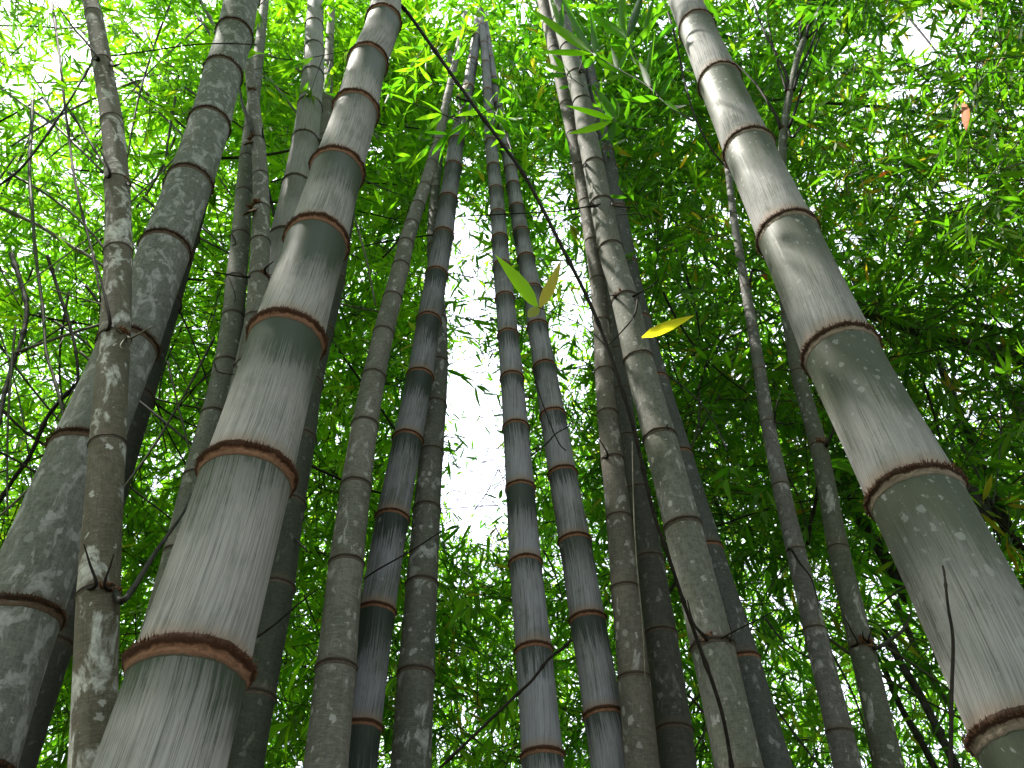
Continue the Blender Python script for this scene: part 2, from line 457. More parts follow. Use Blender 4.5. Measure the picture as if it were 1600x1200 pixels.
CULMS = {}
def culm(key, label, pts, dia, mat, rmat, k=-0.03, ring=1.0, fuzz=0, y0=None, top_z=8.5, taper=0.975, skip_ring=(), wscale=0.95, up=True, group='bamboo culms of the clump'):
    """pts: (x, y, width) of the nodes in the photograph, from the top one down"""
    rs = random.Random(hash(key) % 1000 if isinstance(key, int) else sum(map(ord, key)))
    pts = pts[::-1]                                 # now from the lowest up
    u, v, wd = pts[0]
    if y0 is None:
        zc = FPX * dia / (wd * wscale)
        rr = ray(u, v); p = rr * (zc / FPX)
        y0 = p.y - k * p.z
    P = [at(a, b, y0, k) for a, b, c in pts]
    Rr = [0.5 * c * wscale * depth(q) / FPX for q, (a, b, c) in zip(P, pts)]
    # smooth radii so that the culm tapers evenly
    zz = np.array([p.z for p in P]); fit = np.polyfit(zz, np.array(Rr), 2 if len(P) > 4 else 1)
    Rf = [0.35 * r + 0.65 * float(np.polyval(fit, z)) for r, z in zip(Rr, zz)]
    vis = [True] * len(P)
    # down to the ground
    d = (P[0] - P[1]); step = d.length; d.normalize()
    d = Vector((d.x * 0.9, d.y * 0.9, d.z)).normalized()
    lo, lr = P[0], Rf[0]
    down = []
    while lo.z > 0.02 and len(down) < 14:
        step *= 0.96
        nxt = lo + d * step
        lr *= 1.008
        if nxt.z < 0.12:
            nxt = lo + d * (lo.z / max(1e-3, -d.z) + 0.08)
        down.append((nxt, lr)); lo = nxt
    n_low = len(down)
    P = [a for a, b in down[::-1]] + P; Rf = [b for a, b in down[::-1]] + Rf
    # on up into the canopy
    n_in = len(P)
    if up:
        d = (P[-1] - P[-2]); step = min(d.length, 0.45); d.normalize()
        hi, hr = P[-1], Rf[-1]; cnt = 0
        while hi.z < top_z and cnt < 12 and hr > 0.006:
            hi = hi + d * step; step *= 1.02; hr *= taper; cnt += 1
            P.append(hi); Rf.append(hr)
    base = P[0].copy(); base.z = 0
    root = empty('bamboo_culm', base, label, 'bamboo', group)
    maxw = max(c for a, b, c in pts)
    for i in range(len(P) - 1):
        seen = n_low - 1 <= i < n_in
        seg = (40 if maxw > 90 else 28 if maxw > 45 else 18) if seen else 14
        me = internode_mesh(P[i], Rf[i], P[i + 1], Rf[i + 1], mat, seg, P, i, base)
        child('internode', me, root, base)
    for i in range(1, len(P) - 1 + (0 if up else 1)):
        if (len(P) - 1 - i) in skip_ring: continue
        seen = n_low <= i < n_in
        seg = (72 if maxw > 90 else 40 if maxw > 45 else 22) if seen else 14
        tan = (P[min(i + 1, len(P) - 1)] - P[i - 1]).normalized()
        rg = child('node_ring', ring_mesh(P[i], tan, Rf[i], rmat, seg, base, ring, rs), root, base)
        if fuzz and seen:
            fr = child('fringe', fringe_mesh(P[i], tan, Rf[i], base, fuzz, rs), rg, base)
            fr['kind'] = 'stuff'
    CULMS[key] = dict(root=root, P=P, R=Rf, base=base, y0=y0, k=k, n_low=n_low, n_in=n_in)
    print('CULM %-16s y0=%.2f k=%.2f D low %.3f D top-in-frame %.3f  z %.2f..%.2f' % (key, y0, k, 2 * Rf[n_low], 2 * Rf[n_in - 1], P[n_low].z, P[n_in - 1].z))
    return root

TANR = ring_mat('tan node scar', (0.25, 0.128, 0.078), (0.055, 0.026, 0.015))
PALER = ring_mat('pale node scar', (0.26, 0.205, 0.16), (0.045, 0.026, 0.018))
BROWNR = ring_mat('brown node scar', (0.15, 0.098, 0.068), (0.03, 0.018, 0.012))
GREYR = ring_mat('grey node scar', (0.115, 0.095, 0.075), (0.045, 0.035, 0.028))

LAV = (0.47, 0.45, 0.485)
culm('front left', 'thickest left culm, chalky grey with fuzzy tan rings, in front of the others',
     [(606, -40, 48), (599, 35, 53), (575, 98, 60), (556, 175, 70), (527, 268, 82), (495, 378, 98), (448, 532, 116), (386, 745, 143), (297, 1047, 182), (205, 1360, 236)],
     0.185, culm_mat('skin front left', (0.54, 0.515, 0.495), (0.05, 0.068, 0.042), worn=0.36, streaks=0.9, lichen=0.03, tan=0.9, dark=0.6), TANR, ring=1.25, fuzz=520, k=-0.03)
culm('front right', 'thickest right culm, pale grey green with lichen specks, leaning from the right edge',
     [(1056, -30, 46), (1089, 45, 56), (1125, 130, 66), (1171, 236, 78), (1232, 370, 93), (1314, 552, 112), (1430, 775, 142), (1618, 1150, 190), (1730, 1380, 225)],
     0.19, culm_mat('skin front right', (0.46, 0.455, 0.445), (0.08, 0.096, 0.062), worn=0.50, streaks=0.8, lichen=0.9, soft=0.26, tan=0.75, dark=0.75), PALER, ring=0.95, fuzz=420, k=-0.03)
culm('left mottled', 'thick mottled grey culm leaning across the left, behind a thin blotched culm',
     [(378, -6, 53), (366, 56, 56), (348, 116, 59), (327, 196, 63), (296, 287, 69), (258, 391, 76), (200, 542, 88), (132, 705, 104), (28, 964, 130), (-60, 1215, 150)],
     0.18, bark_mat('skin left mottled', (0.235, 0.245, 0.215), (0.46, 0.465, 0.455), (0.29, 0.30, 0.27), 0.50, 0.9), BROWNR, ring=0.8, fuzz=260, k=-0.080)
culm('left thin', 'thin lichen blotched culm with dark twiggy nodes, crossing before the thick mottled left one',
     [(128, -50, 22), (147, 25, 27), (160, 100, 31), (175, 192, 34), (183, 288, 38), (185, 396, 42), (179, 530, 47), (168, 697, 55), (154, 930, 66), (143, 1225, 73)],
     0.072, bark_mat('skin left thin', (0.185, 0.165, 0.12), (0.62, 0.62, 0.58), (0.15, 0.135, 0.095), 0.51, 1.6), GREYR, ring=0.7, k=-0.090)
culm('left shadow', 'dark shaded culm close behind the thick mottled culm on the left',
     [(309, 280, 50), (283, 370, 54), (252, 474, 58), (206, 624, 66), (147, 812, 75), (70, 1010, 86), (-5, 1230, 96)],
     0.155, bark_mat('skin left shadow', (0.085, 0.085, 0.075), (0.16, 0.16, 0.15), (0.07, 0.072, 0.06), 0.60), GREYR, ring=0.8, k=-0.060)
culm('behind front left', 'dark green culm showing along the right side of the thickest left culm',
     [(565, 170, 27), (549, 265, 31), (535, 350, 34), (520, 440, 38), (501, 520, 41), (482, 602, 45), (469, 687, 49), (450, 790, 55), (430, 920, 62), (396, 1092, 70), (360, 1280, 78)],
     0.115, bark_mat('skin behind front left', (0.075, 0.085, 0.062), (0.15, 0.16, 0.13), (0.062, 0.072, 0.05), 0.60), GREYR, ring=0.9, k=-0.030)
culm('upper left pale', 'pale grey culm rising behind the upper left side of the thickest culm',
     [(494, 4, 27), (491, 42, 29), (491, 78, 31), (489, 120, 34), (484, 168, 39), (477, 222, 43), (464, 292, 48), (446, 376, 54), (422, 470, 60), (391, 590, 68), (350, 745, 78), (300, 940, 90), (240, 1190, 100)],
     0.16, culm_mat('skin upper left pale', (0.55, 0.545, 0.53), (0.22, 0.225, 0.19), worn=0.22, streaks=0.5, lichen=0.5, tan=0.3, dark=0.3), GREYR, ring=0.7, k=-0.080)
culm('upper left slim', 'slim pale culm half hidden just right of the pale upper left culm',
     [(518, 10, 13), (515, 60, 14), (514, 100, 15), (511, 160, 16), (508, 215, 18), (500, 285, 20), (490, 370, 23), (475, 480, 27), (452, 640, 33), (425, 840, 39), (390, 1090, 46)],
     0.09, bark_mat('skin upper left slim', (0.26, 0.25, 0.20), (0.45, 0.44, 0.40), (0.2, 0.2, 0.15), 0.54), GREYR, ring=0.6, k=-0.080)
culm('left pair right', 'slim grey culm with brown sheath tufts, upper left, beside a ringed grey green one',
     [(386, 80, 14), (395, 148, 18), (403, 222, 23), (407, 277, 26), (408, 328, 28), (407, 380, 31), (404, 436, 33), (399, 500, 33), (388, 572, 36), (374, 660, 40), (352, 770, 45), (326, 910, 52), (290, 1090, 60), (270, 1200, 64)],
     0.095, bark_mat('skin left pair right', (0.26, 0.25, 0.21), (0.52, 0.51, 0.49), (0.20, 0.20, 0.165), 0.53), GREYR, ring=0.7, k=-0.080)
culm('left pair left', 'slim grey green culm with thin rings, directly left of the thickest left culm',
     [(391, 205, 22), (386, 250, 25), (381, 304, 27), (376, 371, 30), (369, 439, 33), (364, 498, 35), (353, 571, 39), (335, 651, 43), (309, 748, 48), (282, 865, 54), (245, 1010, 61), (205, 1190, 68)],
     0.105, bark_mat('skin left pair left', (0.24, 0.245, 0.205), (0.46, 0.46, 0.43), (0.185, 0.20, 0.15), 0.57), GREYR, ring=0.6, k=-0.060)
culm('centre left lichen', 'grey brown lichen spotted culm, leftmost of the three left of the bright gap',
     [(692, 185, 14), (684, 222, 16), (674, 256, 18), (663, 293, 20), (653, 322, 22), (643, 352, 24), (634, 382, 26), (626, 418, 29), (613, 467, 31), (599, 522, 33), (584, 590, 38), (570, 666, 43), (556, 761, 50), (541, 882, 58), (525, 1045, 66), (505, 1235, 74)],
     0.112, bark_mat('skin centre left lichen', (0.27, 0.255, 0.225), (0.46, 0.45, 0.44), (0.17, 0.17, 0.135), 0.565), GREYR, ring=0.75, fuzz=0, k=-0.040)
culm('centre left prime', 'dark green and lavender culm with tan rings, between two spotted ones left of gap',
     [(748, 25, 14), (744, 60, 15), (738, 98, 17), (731, 140, 19), (723, 182, 22), (713, 223, 25), (708, 263, 28), (700, 314, 30), (693, 369, 33), (682, 431, 36), (670, 502, 39), (656, 590, 44), (637, 688, 49), (613, 811, 55), (589, 956, 60), (564, 1138, 66), (545, 1300, 72)],
     0.115, culm_mat('skin centre left prime', (0.38, 0.38, 0.435), (0.028, 0.042, 0.035), worn=0.40, streaks=1.3, lichen=0.05, dark=0.8, soft=0.14), TANR, ring=0.9, fuzz=130, k=-0.060)
culm('centre left back', 'grey lichen spotted culm touching the bright gap, half behind the dark tan ringed one',
     [(688, 225, 13), (684, 262, 14), (680, 296, 15), (677, 336, 17), (677, 388, 20), (681, 440, 24), (685, 500, 28), (685, 569, 32), (681, 634, 35), (674, 709, 39), (667, 797, 45), (659, 914, 53), (650, 1054, 62), (640, 1230, 68)],
     0.118, bark_mat('skin centre left back', (0.17, 0.17, 0.145), (0.42, 0.42, 0.41), (0.13, 0.14, 0.11), 0.535), GREYR, ring=0.75, k=-0.03)
culm('centre prime', 'lavender culm with orange tan rings, left of the two standing in the bright gap',
     [(756, 70, 12), (759, 101, 14), (762, 145, 17), (765, 186, 19), (767, 224, 20), (771, 263, 21), (775, 299, 23), (778, 337, 25), (781, 375, 27), (784, 418, 29), (789, 468, 31), (794, 526, 34), (800, 593, 38), (806, 670, 43), (813, 765, 48), (821, 881, 54), (834, 1017, 60), (847, 1181, 69), (858, 1350, 78)],
     0.12, culm_mat('skin centre prime', (0.42, 0.42, 0.475), (0.042, 0.056, 0.048), worn=0.28, streaks=1.25, lichen=0.05, dark=0.8, soft=0.14), TANR, ring=0.95, fuzz=130, k=-0.060)
culm('centre right prime', 'lavender culm with orange tan rings, right of the two standing in the bright gap',
     [(772, 125, 12), (778, 165, 14), (784, 200, 17), (791, 234, 19), (798, 266, 21), (802, 292, 23), (808, 327, 25), (814, 365, 27), (822, 406, 28), (832, 455, 30), (840, 512, 33), (851, 576, 37), (864, 651, 42), (879, 742, 48), (898, 847, 54), (918, 969, 59), (943, 1118, 65), (968, 1280, 72)],
     0.118, culm_mat('skin centre right prime', (0.44, 0.44, 0.49), (0.042, 0.054, 0.048), worn=0.30, streaks=1.2, lichen=0.05, dark=0.8, soft=0.14), TANR, ring=0.95, fuzz=130, k=-0.060)
culm('right cluster front', 'mottled grey green culm in front of the cluster right of the bright gap',
     [(862, -35, 25), (877, 32, 28), (889, 78, 29), (900, 121, 30), (910, 163, 31), (918, 214, 33), (928, 261, 35), (940, 321, 37), (954, 391, 40), (977, 471, 44), (998, 564, 48), (1031, 685, 54), (1067, 824, 62), (1113, 1011, 71), (1158, 1215, 78)],
     0.122, bark_mat('skin right cluster front', (0.20, 0.205, 0.165), (0.42, 0.42, 0.40), (0.25, 0.25, 0.225), 0.575), GREYR, ring=0.85, fuzz=0, k=-0.120)
culm('right cluster left', 'slim speckled grey brown culm, leftmost of the cluster right of the bright gap',
     [(847, -5, 19), (857, 40, 20), (866, 80, 20), (875, 120, 21), (885, 165, 21), (895, 212, 22), (905, 262, 22), (915, 318, 23), (925, 380, 24), (934, 440, 25), (940, 505, 27), (944, 582, 29), (949, 648, 32), (957, 720, 37), (967, 811, 43), (977, 920, 48), (991, 1060, 54), (1006, 1230, 60)],
     0.097, bark_mat('skin right cluster left', (0.19, 0.17, 0.14), (0.43, 0.41, 0.40), (0.15, 0.14, 0.11), 0.555), GREYR, ring=0.75, k=-0.115)
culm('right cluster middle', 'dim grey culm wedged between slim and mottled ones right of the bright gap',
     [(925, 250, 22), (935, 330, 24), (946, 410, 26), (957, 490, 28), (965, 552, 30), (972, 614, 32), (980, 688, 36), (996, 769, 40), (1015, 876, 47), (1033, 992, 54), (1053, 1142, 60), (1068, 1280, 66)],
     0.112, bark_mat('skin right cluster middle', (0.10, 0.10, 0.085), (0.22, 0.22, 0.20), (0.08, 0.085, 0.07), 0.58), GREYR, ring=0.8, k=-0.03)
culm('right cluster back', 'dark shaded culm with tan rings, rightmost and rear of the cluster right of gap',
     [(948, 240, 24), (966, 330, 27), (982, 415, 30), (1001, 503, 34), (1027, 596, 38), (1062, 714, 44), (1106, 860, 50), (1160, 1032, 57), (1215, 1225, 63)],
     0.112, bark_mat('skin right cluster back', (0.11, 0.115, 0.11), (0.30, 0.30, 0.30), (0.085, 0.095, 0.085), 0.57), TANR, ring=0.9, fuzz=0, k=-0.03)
culm('right thin left', 'thin straight grey culm left of the thickest right culm, bare of twigs',
     [(1116, 95, 7), (1126, 180, 8), (1137, 262, 10), (1146, 337, 12), (1156, 398, 13), (1165, 451, 15), (1176, 515, 18), (1187, 580, 20), (1200, 662, 23), (1220, 760, 28), (1244, 862, 31), (1273, 985, 36), (1312, 1145, 44), (1340, 1270, 48)],
     0.085, bark_mat('skin right thin left', (0.19, 0.185, 0.175), (0.40, 0.39, 0.39), (0.14, 0.14, 0.125), 0.55), GREYR, ring=0.5, k=-0.100)
culm('right thin right', 'thin curved grey green culm passing behind the thickest right culm to a twiggy top',
     [(1256, 62, 9), (1246, 92, 10), (1234, 145, 12), (1225, 204, 14), (1221, 270, 15), (1221, 340, 16), (1223, 420, 17), (1231, 492, 19), (1247, 583, 23), (1279, 698, 28), (1310, 858, 34), (1347, 1014, 41), (1394, 1215, 46)],
     0.088, bark_mat('skin right thin right', (0.16, 0.165, 0.135), (0.42, 0.42, 0.41), (0.12, 0.13, 0.09), 0.56), GREYR, ring=0.6, k=-0.120, up=False)

# ------------------------------------------------------------------ branch stubs, twigs and sheaths on the culm nodes
def node_of(key, x, y):
    c = CULMS[key]
    best = min(range(len(c['P'])), key=lambda i: (c['P'][i] - at(x, y, c['y0'], c['k'])).length)
    return c, best

def side_point(p, r, u_dir):
    """a point on the culm surface; u_dir in (right, towards the eye, up)"""
    t = (EYE - p); t.z = 0; t.normalize()
    d = (RGT * u_dir[0] + t * u_dir[1]); d.normalize()
    return p + d * r * 0.96, d

def add_twig(key, x, y, pts, wpx, mat=None, name='twig', front=0.35):
    """a twig growing from the node nearest to (x, y) through further photo points"""
    c, i = node_of(key, x, y)
    p, r, root = c['P'][i], c['R'][i], c['root']
    sx = pts[0][0] - x
    q, d = side_point(p, r, (math.copysign(1, sx) if abs(sx) > 3 else sx / 3.0, 0.5))
    line = [q]
    n = len(pts)
    for j, (a, b) in enumerate(pts):
        yy = q.y - 0.02 - 0.10 * (j + 1) / n * front
        line.append(at(a, b, yy, 0))
    line = smooth_poly(line, 5)
    m = len(line)
    rad = [0.5 * wpx * depth(z) / FPX * (1.25 - 0.95 * j / (m - 1)) for j, z in enumerate(line)]
    return child(name, tube_mesh(name, line, rad, mat or M_TWIG, 6, c['base']), root, c['base'])

def add_bud(key, x, y, side, size, mat=None):
    """knobbly leftover of branch bases and sheath scraps at a node"""
    c, i = node_of(key, x, y)
    p, r, root = c['P'][i], c['R'][i], c['root']
    rs = random.Random(int(x * 7 + y))
    q, d = side_point(p, r, (side, 0.7))
    V, F = [], []
    up = Vector((0, 0, 1)); t = d.cross(up)
    for s in range(16):
        a = q + (t * rs.uniform(-0.7, 0.7) + up * rs.uniform(-0.25, 0.25)) * r * size - d * r * 0.1
        dr = (d * rs.uniform(0.4, 1) + up * rs.uniform(-0.5, 0.9) + t * rs.uniform(-0.9, 0.9)).normalized()
        ln = r * size * rs.uniform(0.35, 1.0); wd = r * size * rs.uniform(0.10, 0.22)
        e = dr.cross(up).normalized(); f = dr.cross(e)
        k = len(V)
        for cc, w_ in ((a, wd), (a + dr * ln * 0.6, wd * 0.8)):
            for z in range(5):
                th = z * 2 * math.pi / 5
                V.append(cc + (e * math.cos(th) + f * math.sin(th)) * w_ - c['base'])
        V.append(a + dr * ln - c['base'])
        for z in range(5):
            F.append((k + z, k + (z + 1) % 5, k + 5 + (z + 1) % 5, k + 5 + z)); F.append((k + 5 + z, k + 5 + (z + 1) % 5, k + 10))
    return child('branch_stub', mesh_from('branch_stub', V, F, mat or M_SHEATH, False), root, c['base'])

def add_sheath(key, x, y, side, length, width, mat, drop=-1):
    """dry papery sheath curling off a node"""
    c, i = node_of(key, x, y)
    p, r, root = c['P'][i], c['R'][i], c['root']
    V, F = [], []
    up = Vector((0, 0, 1))
    t = (EYE - p); t.z = 0; t.normalize()
    NU, NV = 7, 8
    a0 = math.atan2(0.6, side)
    for j in range(NV):
        f = j / (NV - 1)
        for q in range(NU):
            g_ = q / (NU - 1) - 0.5
            th = a0 + g_ * width * (1 - 0.75 * f)
            d = RGT * math.cos(th) + t * math.sin(th)
            V.append(p + d * r * (1.05 + 0.9 * f * f + 0.08 * math.sin(9 * g_ + 5 * f)) + up * drop * length * f * (1 - 0.15 * math.cos(6 * g_)) - c['base'])
    for j in range(NV - 1):
        for q in range(NU - 1):
            u = j * NU + q
            F.append((u, u + 1, u + NU + 1, u + NU))
    me = mesh_from('sheath', V, F, mat)
    o = child('sheath', me, root, c['base'])
    md = o.modifiers.new('thickness', 'SOLIDIFY'); md.thickness = 0.0015
    return o

for x, y, sd_, sz in ((160, 100, 0.3, 0.6), (183, 288, 0.6, 0.5), (179, 530, 0.1, 0.65), (154, 930, 0.4, 0.6)):
    add_bud('left thin', x, y, sd_, sz)
add_twig('left thin', 179, 530, [(172, 505), (158, 440), (146, 395)], 6)
add_twig('left thin', 179, 530, [(205, 528), (225, 517), (245, 508)], 4, M_STEM_PALE)
add_twig('left thin', 179, 530, [(182, 515), (180, 505)], 3, M_STEM_PALE)
add_twig('left thin', 179, 530, [(188, 540), (193, 545)], 3, M_STEM_PALE)
add_twig('left thin', 183, 288, [(172, 272), (163, 248), (150, 225)], 5)
add_twig('left thin', 183, 288, [(202, 290), (206, 285)], 4)
add_twig('left thin', 160, 100, [(178, 103), (190, 98)], 5)
add_twig('left thin', 160, 100, [(154, 92), (140, 72), (112, 40), (84, 0)], 5)
add_twig('left thin', 154, 930, [(150, 915), (140, 880), (131, 850)], 6)
add_twig('left thin', 154, 930, [(163, 915), (172, 885), (178, 865)], 5)
add_twig('left thin', 154, 930, [(190, 940), (209, 918), (236, 874), (262, 836), (287, 800), (300, 770)], 10, M_STEM_GREY, 'branch', -0.5)
for x, y, sd_, sz in ((408, 328, -0.8, 1.1), (403, 222, -0.9, 0.9), (395, 148, -0.5, 0.9), (404, 436, 0.3, 0.7)):
    add_bud('left pair right', x, y, sd_, sz)
add_sheath('left pair right', 408, 328, -0.8, 0.10, 1.6, M_SHEATH)
add_sheath('left pair right', 403, 222, -0.9, 0.09, 1.3, M_SHEATH)
add_twig('left pair right', 403, 222, [(392, 200), (378, 160), (374, 130)], 7, M_STEM_GREY)
add_twig('left pair right', 403, 222, [(410, 205), (412, 195)], 3)
add_twig('left pair right', 404, 436, [(414, 420), (428, 408)], 5)
add_twig('left pair right', 404, 436, [(385, 433), (350, 428), (300, 418)], 4)
add_twig('left pair left', 376, 371, [(368, 380), (362, 384)], 3)
add_twig('left pair left', 369, 439, [(367, 460), (366, 473)], 2.5)
add_twig('left pair left', 353, 571, [(340, 580), (362, 585), (376, 584)], 3)
add_sheath('centre left prime', 731, 140, -0.9, 0.30, 2.0, M_SHEATH_PALE)
for x, y, pts, wd in ((977, 471, [(990, 462), (1010, 452), (1030, 437)], 4), (977, 471, [(962, 462), (953, 462)], 4),
                      (977, 471, [(996, 470), (990, 495), (965, 525), (950, 540)], 4), (1031, 685, [(1042, 668), (1044, 662)], 3),
                      (1113, 1011, [(1105, 1000), (1084, 975), (1074, 938)], 7), (1113, 1011, [(1125, 1000), (1150, 985), (1196, 962), (1225, 945)], 3.5),
                      (1113, 1011, [(1140, 1000), (1143, 990), (1136, 965)], 3), (940, 321, [(960, 322), (990, 324)], 4),
                      (940, 321, [(934, 322), (918, 324)], 4), (900, 121, [(905, 112), (909, 98), (903, 88)], 3), (928, 261, [(915, 258), (912, 262)], 4)):
    add_twig('right cluster front', x, y, pts, wd)
add_bud('right cluster front', 1113, 1011, -0.2, 0.5)
add_bud('right cluster front', 977, 471, -0.4, 0.45)
add_twig('right cluster left', 957, 720, [(950, 712), (942, 695), (932, 682)], 4)
add_twig('right thin left', 1165, 451, [(1175, 423), (1190, 424), (1202, 432)], 4)
add_bud('right thin left', 1165, 451, 0.8, 0.7)
add_twig('right thin left', 1200, 662, [(1214, 660), (1230, 663), (1248, 659)], 3)
add_twig('right thin left', 1200, 662, [(1212, 640), (1220, 610)], 3)
add_twig('right thin left', 1244, 862, [(1236, 858), (1250, 880), (1268, 905), (1280, 950)], 4)
for pts, wd in (([(1372, 1012), (1411, 984), (1424, 955)], 7), ([(1357, 1000), (1364, 980)], 4), ([(1340, 1004), (1330, 985), (1318, 962)], 4), ([(1350, 998), (1348, 985)], 4)):
    add_twig('right thin right', 1347, 1014, pts, wd, M_STEM_GREY if wd > 5 else None)
add_bud('right thin right', 1347, 1014, 0.5, 0.8)
add_bud('right thin right', 1279, 698, 0.4, 0.8)
add_twig('right thin right', 1279, 698, [(1292, 695), (1302, 672), (1300, 655)], 6)
add_bud('right thin right', 1225, 204, -0.3, 0.9)
add_bud('right thin right', 1234, 145, -0.2, 0.9)
for x, y, pts, wd in ((1225, 204, [(1212, 180), (1180, 130), (1142, 92)], 5), (1225, 204, [(1240, 180), (1262, 110), (1300, 0)], 5),
                      (1225, 204, [(1238, 215), (1262, 190), (1310, 172)], 3), (1234, 145, [(1222, 120), (1205, 60), (1195, 0)], 4),
                      (1234, 145, [(1226, 110), (1190, 40), (1170, -20)], 5), (1234, 145, [(1250, 110), (1272, 60), (1296, -10)], 5),
                      (1234, 145, [(1244, 120), (1250, 60), (1246, -10)], 4), (1256, 62, [(1264, 40), (1282, 15), (1300, -20)], 5),
                      (1256, 62, [(1252, 40), (1250, 10), (1252, -30)], 3.5), (1256, 62, [(1272, 50), (1298, 28), (1330, -5)], 3.5), (1256, 62, [(1262, 30), (1270, 0), (1275, -30)], 4)):
    add_twig('right thin right', x, y, pts, wd)

# ------------------------------------------------------------------ long thin stems, vines and bare branches
SHORT = {'front left': 'thickest left culm', 'front right': 'thickest right culm', 'left mottled': 'thick mottled culm', 'left thin': 'thin blotched culm',
         'upper left pale': 'pale upper culm', 'left pair left': 'ringed slim culm', 'centre left lichen': 'spotted brown culm', 'centre left prime': 'dark ringed culm',
         'centre prime': 'left lavender culm', 'centre right prime': 'right lavender culm', 'right cluster front': 'mottled cluster culm', 'right thin left': 'thin straight culm'}
USED = set()
def where(x, y, lead):
    """words that place a thing beside the nearest culm that has a name of its own"""
    best = []
    for key, short in SHORT.items():
        c = CULMS[key]
        if 'line' not in c:
            q = []
            for p in c['P']:
                d_ = p - EYE; z_ = d_.dot(FWD)
                if z_ > 0.3: q.append((600 - FPX * d_.dot(UPV) / z_, 800 + FPX * d_.dot(RGT) / z_))
            q.sort(); c['line'] = q
        best.append((abs(float(np.interp(y, [a for a, b in c['line']], [b for a, b in c['line']])) - x), float(np.interp(y, [a for a, b in c['line']], [b for a, b in c['line']])), short))
    best.sort()
    band = 'near the top edge' if y < 130 else 'in the upper part' if y < 420 else 'at mid height' if y < 760 else 'in the lower part'
    for dist, cx, short in best[:3]:
        side = 'left' if x < cx else 'right'
        far = 'close ' if dist < 70 else 'well ' if dist > 170 else ''
        t = lead + ' ' + far + side + ' of the ' + short + ' ' + band
        if t not in USED and len(t.split()) <= 16: break
    if len(t.split()) > 16: t = t.replace(' close', '').replace(' well', '')
    while len(t.split()) > 16: t = t.split(' ', 1)[1]
    USED.add(t)
    return t

def slant(pts):
    dx, dy = pts[-1][0] - pts[0][0], pts[-1][1] - pts[0][1]
    if dy < 0: dx, dy = -dx, -dy
    a = math.degrees(math.atan2(dy, dx))
    return 'upright' if 72 < a < 108 else 'level' if a < 18 or a > 162 else 'right slanting' if a <= 72 else 'left slanting'
def tone(mt):
    return {'dark twig': 'dark', 'olive stem': 'olive', 'grey stem': 'grey', 'pale stem': 'pale'}[mt.name]

def stem(name, label, cat, pts, wpx, y0, mat, group=None, k=0.0, end=0.55, knots=0, y1=None):
    """a bare stem through photo points on the plane Y = y0 (running to y1 at its far end)"""
    n = len(pts)
    L = [at(a, b, y0 + ((y1 - y0) * i / (n - 1) if y1 else 0), k) for i, (a, b) in enumerate(pts)]
    line = smooth_poly(L, 8)
    m = len(line)
    rad = []
    for j, z in enumerate(line):
        q = 0.5 * wpx * depth(z) / FPX * (1 + (end - 1) * j / (m - 1))
        if knots and j % knots == knots // 2: q *= 1.5
        rad.append(q)
    o = bpy.data.objects.new(name, None)
    base = L[0].copy()
    me = tube_mesh(name, line, rad, mat, 8 if wpx > 5 else 6, base)
    bpy.data.objects.remove(o)
    o = bpy.data.objects.new(name, me); o.location = base
    o['label'] = label; o['category'] = cat
    if group: o['group'] = group
    return link(o)

stem('vine', 'long dark vine hanging diagonally from upper left past the bright gap to bottom right', 'vine',
     [(624, 6), (640, 24), (680, 80), (736, 159), (790, 232), (827, 287), (884, 398), (920, 470), (948, 540), (979, 630), (1000, 710), (1021, 800), (1048, 880), (1068, 940), (1090, 1002), (1127, 1110), (1146, 1215)],
     5.5, 1.02, M_TWIG, k=0, end=1.15, knots=11, y1=1.62)
stem('twig', 'short side twig of the long vine below the top of the dark ringed culm', 'twig', [(736, 159), (724, 156), (712, 151)], 4, 1.09, M_TWIG, end=0.6)
stem('twig', 'thin twig crossing low before the left lavender culm, running down to the left', 'twig',
     [(893, 999), (880, 1012), (857, 1030), (832, 1062), (810, 1083), (750, 1140), (682, 1205)], 5, 1.75, M_TWIG, end=0.9, knots=13)
stem('twig', 'thin upright dead twig standing before the bottom of the thickest right culm', 'twig',
     [(1484, 1240), (1486, 1150), (1487, 1080), (1489, 1000), (1481, 945), (1476, 900), (1473, 884)], 7, 0.98, M_TWIG, end=0.45, knots=25)
stem('twig', 'fine twig slanting across the lower part of the right lavender culm', 'twig', [(884, 704), (872, 690), (855, 650), (838, 600), (832, 575)], 2.2, 2.0, M_TWIG, end=0.7)
stem('twig', 'fine dark twig reaching right from the dark ringed culm low in the picture', 'twig', [(568, 905), (590, 890), (640, 862), (690, 830)], 3.5, 1.9, M_TWIG, end=0.6)
stem('twig', 'forked fine twig beside the right lavender culm near the bright gap', 'twig', [(830, 712), (855, 692), (868, 678), (886, 668)], 3, 2.0, M_TWIG, end=0.6)
stem('twig', 'dark twig rising from the dim culm low behind the thickest left culm', 'twig', [(398, 998), (430, 975), (465, 945), (500, 918)], 4.5, 1.75, M_TWIG, end=0.5)
stem('twig', 'pale hanging fibre running down over the slim speckled culm right of the gap', 'twig', [(988, 690), (990, 790), (995, 880), (1004, 980), (1008, 1060)], 2.2, 1.8, M_STEM_PALE, end=0.8)
stem('twig', 'horizontal dark twig running left from the mottled culm right of the gap', 'twig', [(938, 319), (900, 326), (860, 331), (800, 334), (720, 338)], 2.5, 1.6, M_TWIG, end=0.7)
stem('twig', 'dark twig crossing between the pale left culms and the lichen spotted centre culm', 'twig', [(676, 367), (640, 372), (600, 378), (555, 388)], 2.5, 2.1, M_TWIG, end=0.8)
stem('twig', 'dark forked twig leaning before the lichen spotted centre culm below the canopy', 'twig', [(598, 402), (615, 385), (628, 366), (640, 352)], 4, 1.9, M_TWIG, end=0.5)
